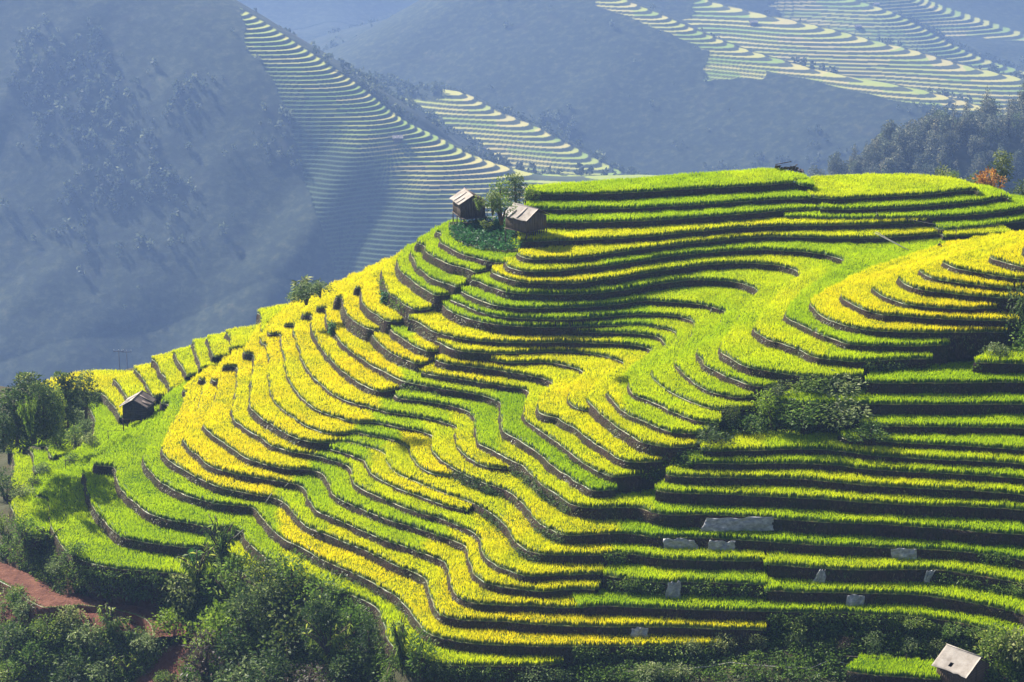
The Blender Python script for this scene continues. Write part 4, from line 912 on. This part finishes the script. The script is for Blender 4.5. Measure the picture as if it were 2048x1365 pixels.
hut('field_hut', at_D(np.array([1924]), np.array([1368]), 201.5)[0], R(-46), 4.0, 4.5, 1.5, .55, 1.35, 'woven bamboo hut with a big pale roof at the bottom right', None, (M_WEAVE, M_ROOFP, M_ROOFD), hole=True)
# small huts far off on the mountain terraces
for u, v, D, s, l in [(795, 284, 1900, 1.9, 'tiny far hut below the diagonal terraced ridge across the valley'), (1507, 51, 2985, 2.2, 'tiny white roofed far house on the upper right mountain terraces'), (1716, 58, 3080, 2.0, 'tiny far house right of the white roofed one on the upper right mountain'), (1752, 13, 3300, 2.0, 'tiny far house highest up on the upper right mountain')]:
    d_ = ray(u, v); best = None
    for D_ in np.arange(1400, 4200, 4.0):
        q = at_D(np.array([u]), np.array([v]), D_)[0]
        if far_z(q[:1], q[1:2])[0][0] > q[2]: best = q; break
    q = best if best is not None else at_D(np.array([u]), np.array([v]), D)[0]
    h = hut('far_hut', q+np.array([0, 0, -.3]), R(10), 4.6, 4.0, 1.7, .3, 1.1, l, 'tiny huts on the far mountain', (M_WALL, M_ROOFP, M_ROOFP)); h.scale = (s, s, s)
# collapsed shed behind the crest field
def shed():
    p = at_D(np.array([1573]), np.array([349]), 301)[0]; r = bpy.data.objects.new('ruined_shed', None); COL.objects.link(r); r.location = p; r.scale = (1.2, 1.2, 1.2); tag(r, 'collapsed dark shed behind the uppermost green field', 'shed')
    m = MB()
    for k in range(8): m.box((-1.25+k*.33, -.2+rng.normal(0, .05), .75+rng.normal(0, .05)-.02*k), (.30, 1.9+.3*rng.random(), .05), Matrix.Rotation(R(-24)+rng.normal(0, .06), 3, 'X') @ Matrix.Rotation(R(10)+rng.normal(0, .10), 3, 'Y'))
    m.build('roof', M_RUIN, r)
    m = MB()
    for k in range(5): m.box((1.0+k*.22, .35, .42-.04*k), (.2, 1.5, .04), Matrix.Rotation(R(28), 3, 'Y') @ Matrix.Rotation(rng.normal(0, .1), 3, 'X'))
    m.build('fallen_roof', M_RUIN, r)
    for x, y, t in ((-1.1, -.6, .1), (.4, -.7, -.05), (1.3, -.2, .2), (1.2, .6, 0)):
        m = MB(); m.tube([(x, y, -1.6), (x+t, y, .7)], .07, 6); m.build('post', M_POST, r)
    m = MB()
    for a, b in (((-1.5, -.9, .2), (1.7, -.6, .5)), ((-1.2, .5, 1.0), (.6, .9, 1.25)), ((.5, -1.0, .9), (1.2, .4, 1.05))): m.tube([a, b], .05, 5)
    m.build('beam', M_POST, r)
shed()

# ------------------------------------------------------------------ sheets on the banks
def mat_sheet():
    s = NT('plastic_sheet'); a = s.noise(1.6, 6, .75, (1, 1, 2.2)); c = s.ramp(a, [(.3, (.16, .16, .16)), (.5, (.36, .355, .35)), (.65, (.56, .55, .53)), (.78, (.74, .73, .70))])  # grey mottling paints the folds' light and shade into the colour
    return s.leaf(c, .18, .04, .4)
M_SHEET = mat_sheet()
SHEETS = [([(1412, 1034), (1546, 1036), (1546, 1063), (1399, 1064)], 'longest pale plastic sheet hung on a bank, on the lower right face'), ([(1328, 1077), (1390, 1079), (1398, 1104), (1324, 1105)], 'creased plastic sheet under the left end of the longest sheet'), ([(1418, 1082), (1470, 1084), (1470, 1107), (1414, 1108)], 'small grey sheet right beside the creased one'),
          ([(1782, 1099), (1834, 1098), (1832, 1128), (1783, 1128)], 'sagging square sheet on the right, on its own bank'), ([(1640, 1139), (1651, 1140), (1650, 1171), (1618, 1171)], 'torn triangular sheet with a white lower flap'), ([(1852, 1141), (1872, 1139), (1858, 1166), (1848, 1166)], 'crumpled scrap of sheet on the same bank, farthest right'),
          ([(1692, 1191), (1728, 1190), (1728, 1219), (1692, 1219)], 'square folded sheet below the torn triangular one'), ([(1337, 1163), (1362, 1164), (1360, 1204), (1327, 1203)], 'tall pale sheet slanting at its left edge, under green weeds'), ([(1263, 1256), (1296, 1257), (1297, 1281), (1263, 1281)], 'square grey sheet lowest on the face, above the last long yellow terrace')]
for q, lab in SHEETS:
    q = np.array(q, float); c = q.mean(0); D = []
    for u, v in (c, (q[0]+q[3])/2*.85+c*.15, (q[1]+q[2])/2*.85+c*.15, q[2]*.8+c*.2, q[3]*.8+c*.2):
        p, n = hit(u, v)
        if p is not None: D.append(p[1])
    D = min(D)-.25; nu, nv = 26, 12; a, b = np.meshgrid(np.linspace(0, 1, nu), np.linspace(0, 1, nv))
    uv = (1-a)[..., None]*(1-b)[..., None]*q[0]+a[..., None]*(1-b)[..., None]*q[1]+a[..., None]*b[..., None]*q[2]+(1-a)[..., None]*b[..., None]*q[3]
    wr = fbm(a*7+q[0, 0], b*4+a*2, 77, 4)-.5; uv[..., 1] += (vnoise(a*6+q[0, 0], b*0, 9)-.5)*6*(1-b)+(vnoise(a*5+q[0, 0], b*0, 19)-.5)*4*b; uv[..., 0] += (vnoise(b*4+q[0, 1], a*0, 29)-.5)*5
    P = at_D(uv[..., 0], uv[..., 1], D-wr*.5+(1-b)*.30)
    P[..., 2] += .0; V = P.reshape(-1, 3); A = (np.arange(nv-1)[:, None]*nu+np.arange(nu-1)).ravel(); Q = np.stack([A, A+1, A+nu+1, A+nu], 1)
    o = link('plastic_sheet', mesh('plastic_sheet', V, [Q], M_SHEET, smooth=False)); md = o.modifiers.new('thickness', 'SOLIDIFY'); md.thickness = .012
    tag(o, lab, 'plastic sheet', 'plastic sheets on the lower right banks')

# ------------------------------------------------------------------ poles, pipes, wires
M_PALEW = mat_plank('bleached_bamboo', (.40, .36, .28), (.58, .54, .45), (.72, .69, .60)); M_WIRE = NT('wire').pbr((.10, .10, .10), .5)
def on(u, v, dz=0):
    p = at_px(u, v); return p+np.array([0, 0, dz])
def stick(name, pts, r, mat, label, cat, group=None):
    pts = np.array(pts); o = bpy.data.objects.new; m = MB(); m.tube(pts-pts[0], r, 7)
    return tag(m.build(name, mat, loc=pts[0]), label, cat, group)
stick('bamboo_pole', [on(1749, 478, .75), on(1780, 494, .75), on(1816, 511, .7)], .055, M_PALEW, 'longer bleached bamboo pole lying in the green saddle terrace', 'pole')
stick('bamboo_pole', [on(1752, 477, .85), on(1776, 491, .8), on(1800, 503, .75)], .05, M_PALEW, 'shorter bleached bamboo pole resting against the longer one', 'pole')
for a, b, l in [((487, 1069), (461, 1094), 'pale bamboo pipe bridging to the narrow yellow terrace on the lower left'), ((544, 996), (531, 1018), 'pale bamboo pipe slanting over a dark bank on the left spur'), ((577, 976), (570, 985), 'shortest bamboo pipe, uppermost of the slanting three')]:
    stick('bamboo_pipe', [on(*a, .55), on(*b, .7)], .05, M_PALEW, l, 'pipe', 'slanting bamboo pipes')
stick('water_pipe', [on(u, v, .35) for u, v in ((1246, 1351), (1290, 1347), (1360, 1345), (1420, 1340), (1460, 1332), (1500, 1337), (1560, 1341), (1620, 1344), (1660, 1327), (1695, 1335))], .05, M_PALEW, 'long pale water pipe running along the dark bottom ledge', 'pipe')
stick('leaning_stick', [on(1424, 1299, .2), on(1440, 1284, .4)], .05, M_PALEW, 'short stick leaning at the right end of the lowest long yellow terrace', 'stick')
stick('fallen_pole', [on(1688, 1322, .5), on(1760, 1326, .5)], .045, M_POST, 'thin pole lying over the small green field by the bottom hut', 'pole')
stick('stake', [on(1812, 1330, 0), on(1812, 1330, 1.1)], .04, M_POST, 'thin stake in the small green field left of the bottom hut', 'stake')
p = on(228, 1360); stick('dark_post', [p, p+np.array([0, 0, 2.6])], .07, M_POST, 'tall dark post in the shrubs at the bottom left', 'post')
def posts(name, u, v, h, label, bar=0):
    p = on(u, v); r = bpy.data.objects.new(name, None); COL.objects.link(r); r.location = p; tag(r, label, 'post')
    m = MB(); m.tube([(0, 0, -.3), (0, 0, h)], .05, 6); m.build('pole', M_POST, r)
    if bar: m = MB(); m.tube([(0, 0, h*.96), (bar, .2, h*.93)], .03, 5); m.build('crossbar', M_POST, r)
    return p+np.array([0, 0, h])
a = posts('wire_post', 1911, 490, 2.3, 'thin post standing on the saddle terrace beside the crouching person')
b = posts('wire_post', 2002, 402, 1.1, 'thin post at the right end of the terrace under the crest field')
posts('stick_frame', 217, 885, 1.6, 'thin stick frame in the green field below the lone hut', 1.8); posts('stick_frame', 132, 945, 1.6, 'thin stick frame in the green field near the left terrace edge', 1.6); posts('stick_frame', 66, 985, 1.2, 'thin stick frame nearest the left edge of the green field', .9)
c0 = on(1814, 452, .9); c1 = on(1947, 475, 1.2)
stick('wire', [c0, (c0+a)/2-np.array([0, 0, .12]), a, (a+c1)/2-np.array([0, 0, .12]), c1], .018, M_WIRE, 'thin wire strung past the post by the crouching person', 'wire')
w0 = on(1624, 376, .6); w1 = on(1742, 404, .7); stick('wire', [w0, (w0+w1)/2-np.array([0, 0, .2]), w1], .016, M_WIRE, 'thin wire sagging across the broad crest field', 'wire')
p = on(1756, 440); plant(K_PLUME, 'sapling', p, (.35, .35, .42), 'pale plumed seedling on the yellow terrace under the crest field', 'plant')
def pylon(u, vb, vt, D, label):
    p = at_D(np.array([u]), np.array([vb]), D)[0]; h = (vb-vt)*D/F/.95; r = bpy.data.objects.new('utility_pole', None); COL.objects.link(r); r.location = p; tag(r, label, 'utility pole', 'utility poles in the valley')
    m = MB(); m.tube([(0, 0, -12), (0, 0, h)], [.42, .26], 8); m.build('pole', M_POST, r)
    m = MB(); m.box((0, 0, h-1.0), (5.5, .3, .35)); o = m.build('crossarm', M_POST, r)
    for x in (-2.5, 0, 2.5): m = MB(); m.tube([(x, 0, h-.85), (x, 0, h+.1)], .3, 6); m.build('insulator', M_SHEET, o)
pylon(240, 752, 697, 1150, 'left of two thin utility poles in the valley beyond the left skyline'); pylon(255, 742, 699, 1180, 'right of two thin utility poles in the valley beyond the left skyline')

# ------------------------------------------------------------------ the person in the rice
def person():
    p = at_px(1876, 499)
    V = [(0, 0, .36), (0, -.05, .52), (.01, -.14, .70), (.01, -.18, .80), (.01, -.21, .86), (.01, -.23, .98)]; Rd = [.13, .12, .14, .06, .055, .095]; E = [(0, 1), (1, 2), (2, 3), (3, 4), (4, 5)]
    def chain(start, pts, rr):
        k = start
        for q, r in zip(pts, rr): V.append(q); Rd.append(r); E.append((k, len(V)-1)); k = len(V)-1
        return k
    for s in (-1, 1):
        chain(0, [(.11*s, -.02, .34), (.17*s, -.40, .46), (.16*s, -.26, .08), (.17*s, -.30, .05), (.17*s, -.44, .04)], [.095, .07, .05, .045, .035])
        h = chain(2, [(.18*s, -.15, .70), (.25*s, -.26, .52), (.20*s, -.46, .44), (.19*s, -.53, .43)], [.06, .045, .034, .032])
        for f, (dx, L) in enumerate(((-.034, .055), (-.014, .075), (.006, .08), (.024, .072))): chain(h, [(.19*s+dx*s*.8, -.56, .425), (.19*s+dx*s, -.56-L*.5, .405), (.19*s+dx*s, -.56-L*.8, .375)], [.009, .008, .007])
        chain(h, [(.19*s-.045*s, -.535, .43), (.19*s-.06*s, -.57, .41)], [.010, .009])
    def skin(name, V, E, Rd, mat, parent=None):
        me = bpy.data.meshes.new(name); me.from_pydata(V, E, []); o = link(name, me, parent); me.materials.append(mat)
        o.modifiers.new('skin', 'SKIN'); sv = me.skin_vertices[0].data
        for k, r in enumerate(Rd): sv[k].radius = (r, r)
        sv[0].use_root = True; sd = o.modifiers.new('sub', 'SUBSURF'); sd.levels = 1; sd.render_levels = 2; return o
    b = skin('person', V, E, Rd, NT('skin').pbr((.30, .17, .11), .6)); b.location = p; b.rotation_euler = (0, 0, R(60)); tag(b, 'person crouching in the rice of the saddle terrace, in dark clothes', 'person')
    skin('jacket', V[:4]+[(-.18, -.15, .70), (-.24, -.26, .53), (.18, -.15, .70), (.24, -.26, .53)], [(0, 1), (1, 2), (2, 3), (2, 4), (4, 5), (2, 6), (6, 7)], [.145, .145, .16, .075, .075, .06, .075, .06], NT('dark_cloth').pbr((.035, .032, .04), .9), b)
    skin('trousers', [(0, 0, .36), (.11, -.02, .34), (.17, -.40, .46), (.16, -.27, .14), (-.11, -.02, .34), (-.17, -.40, .46), (-.16, -.27, .14)], [(0, 1), (1, 2), (2, 3), (0, 4), (4, 5), (5, 6)], [.14, .11, .085, .062, .11, .085, .062], NT('dark_trousers').pbr((.02, .02, .025), .9), b)
    skin('hair', [(.01, -.17, .93), (.01, -.19, 1.02), (.01, -.26, 1.06)], [(0, 1), (1, 2)], [.08, .095, .06], NT('hair').pbr((.012, .010, .010), .6), b)
person()
# ------------------------------------------------------------------ naming the terraces
NTH = ['', 'first', 'second', 'third', 'fourth', 'fifth', 'sixth', 'seventh', 'eighth', 'ninth', 'tenth', 'eleventh', 'twelfth', 'thirteenth', 'fourteenth', 'fifteenth', 'sixteenth', 'seventeenth', 'eighteenth']
LAB_T = {
 'T1': 'uppermost bright green rice field on the crest, left of the collapsed shed', 'T2': 'broad yellow green rice field on the crest, right of the collapsed shed',
 'T3': 'thin green rice terrace directly under the uppermost crest field', 'T4': 'green rice terrace starting behind the roof of the right twin hut',
 'T5': 'green rice terrace directly under the broad crest field, curving round its right end', 'T6': 'long green rice terrace, second below the broad crest field',
 'T7': 'yellow rice terrace that begins in the shadow of the right twin hut', 'T8': 'short green rice terrace right of the stepped ends of two yellow terraces, above the person',
 'T9': 'yellow rice terrace directly behind the fallen bamboo poles', 'T10': 'rice terrace of the green saddle where the person and the bamboo poles are',
 'A9': 'rice terrace yellow on the left, then deep green in the central hollow, hairpinning round it', 'A10': 'yellow rice terrace ending at the seam, directly below the one that hairpins deep green',
 'T23': 'green rice terrace round the pale yellow patch, running right just above the longest sheet', 'A11': 'upper left yellow terrace turning green, ending as a short yellow tongue mid hill',
 'A12': 'upper left yellow terrace running on right as the green strip below the longest sheet', 'A13': 'ripe yellow terrace ending as a small bright yellow tongue mid hill',
 'A14': 'long yellow terrace crossing from the left skyline to the weedy centre, green rightwards', 'M1': 'short yellow terrace ending among the weeds in the lower centre',
 'A20': 'lowest long rice terrace of the lower centre, just above the thicket and pointed tree', 'A21': 'second lowest green terrace on the left, ending as a narrow yellow tongue in shrubs',
 'A22': 'lowest green rice terrace above the red earth path, with a wide curved front', 'A23': 'outermost green rice field on the left edge, in front of the lone hut',
 'X1': 'short terrace half green half yellow at the seam, below the upper left steps', 'G1': 'weedy garden plot of the twin huts with a stepped bank', 'V1': 'small deep green rice field left of the bottom hut',
 'L1': 'largest and leftmost small green plot below the dark left trees', 'L2': 'middle small green plot below the dark left trees', 'L3': 'smallest green plot below the dark left trees, beside the pale shrubs',
 'R0': 'short yellow green terrace at the right edge beside the tall dark bush', 'R1': 'first green terrace right of the gully head shrubs', 'R2': 'long green terrace above the big dark shrubs of the gully',
 'R3': 'shorter green terrace just right of the big dark gully shrubs', 'R11': 'green terrace right of the joint below the two neighbouring creased sheets', 'R12': 'short terrace with weeds spilling under it, left of the tall slanting sheet',
 'R12b': 'green terrace that runs above the square folded sheet', 'R13': 'lowest long green terrace on the right, above the weedy bank over the bottom hut'}
for k in range(11, 22): LAB_T['T%d' % k] = f"{NTH[k-10]} rice terrace below the saddle terrace, hairpinning from the bowl round the right spur"
for k in range(1, 8): LAB_T['A%d' % k] = f"{NTH[k]} short {'green' if k < 5 else 'ripe yellow'} step down the left spur from the twin huts' garden"
LAB_T['A8'] = "eighth short ripe yellow step down the left spur from the twin huts' garden"
for k, i in enumerate(['A15', 'A16', 'A17', 'A18', 'A19']): LAB_T[i] = f"{NTH[5-k]} long terrace up from the lowest of the lower centre, starting at the left skyline"
for k in range(1, 10): LAB_T['F%d' % k] = f"{NTH[k]} small yellow plot along the left skyline, counted from the lone hut"
for k in range(1, 9): LAB_T['U%d' % k] = f"{NTH[k]} curved yellow terrace up the right spur, counted from the saddle terrace"
for k in range(4, 9): LAB_T['R%d' % k] = f"{NTH[k-3]} straight terrace down the right face, counted from below the gully shrubs"
for i, o in TERR.items():
    if i in ('P1', 'P2'): continue
    if i == 'G1': o.name = 'garden_plot'; tag(o, LAB_T[i], 'garden plot'); continue
    fam = 'rice terraces on the hill'
    tag(o, LAB_T[i], 'rice terrace', fam)
for i in ('P1', 'P2'):
    if i in TERR:
        TERR[i].name = 'earth_path'; tag(TERR[i], kind='structure')
# ------------------------------------------------------------------ air, light, camera
def haze_box():
    s = NT('haze'); v = s.n('ShaderNodeVolumePrincipled')
    v.inputs['Color'].default_value = HAZE_COL; v.inputs['Density'].default_value = HAZE_D; v.inputs['Anisotropy'].default_value = .35
    s.l(v.outputs[0], s.out.inputs['Volume'])
    b = MB(); x, y0, y1, z0, z1 = 3400, -40, 5200, HAZE_Z0, HAZE_Z1
    b.box((0, (y0+y1)/2, (z0+z1)/2), (2*x, y1-y0, z1-z0))
    tag(b.build('haze', s.m), kind='stuff')
haze_box()
SUN = np.array(SUN_DIR, float); SUN /= np.linalg.norm(SUN)
L = bpy.data.lights.new('sun', 'SUN'); L.energy = SUN_E; L.angle = R(.53); L.color = (1, .95, .86)
lo = bpy.data.objects.new('sun', L); COL.objects.link(lo); lo.rotation_euler = Vector(SUN).to_track_quat('Z', 'Y').to_euler(); lo.location = (0, 300, 400)
w = bpy.data.worlds.new('World'); scene.world = w; w.use_nodes = True; nt = w.node_tree
bg = nt.nodes.get('Background') or nt.nodes.new('ShaderNodeBackground'); sk = nt.nodes.new('ShaderNodeTexSky'); sk.sky_type = 'NISHITA'; sk.sun_disc = False
sk.sun_elevation = math.asin(SUN[2]); sk.sun_rotation = math.atan2(SUN[0], SUN[1]); nt.links.new(sk.outputs[0], bg.inputs[0]); bg.inputs[1].default_value = SKY_E
cam = bpy.data.cameras.new('camera'); cam.sensor_width = 36; cam.lens = 18/math.tan(R(12.5)); cam.clip_end = 8000; cam.clip_start = 1
co = bpy.data.objects.new('camera', cam); COL.objects.link(co); co.location = (0, 0, CZ); co.rotation_euler = (R(90)+PITCH, 0, 0); scene.camera = co
vs = scene.view_settings; scene.display_settings.display_device = 'sRGB'; vs.view_transform = 'Standard'; vs.look = 'None'; vs.gamma = 1; vs.exposure = EXPO; vs.use_curve_mapping = False
cy = scene.cycles; cy.use_denoising = True; cy.denoiser = 'OPENIMAGEDENOISE'; cy.denoising_input_passes = 'RGB_ALBEDO_NORMAL'
cy.max_bounces = 5; cy.diffuse_bounces = 2; cy.glossy_bounces = 1; cy.transmission_bounces = 3; cy.transparent_max_bounces = 6; cy.volume_bounces = 1
cy.sample_clamp_indirect = 4; cy.caustics_reflective = False; cy.caustics_refractive = False
cy.use_adaptive_sampling = True; cy.adaptive_threshold = .01
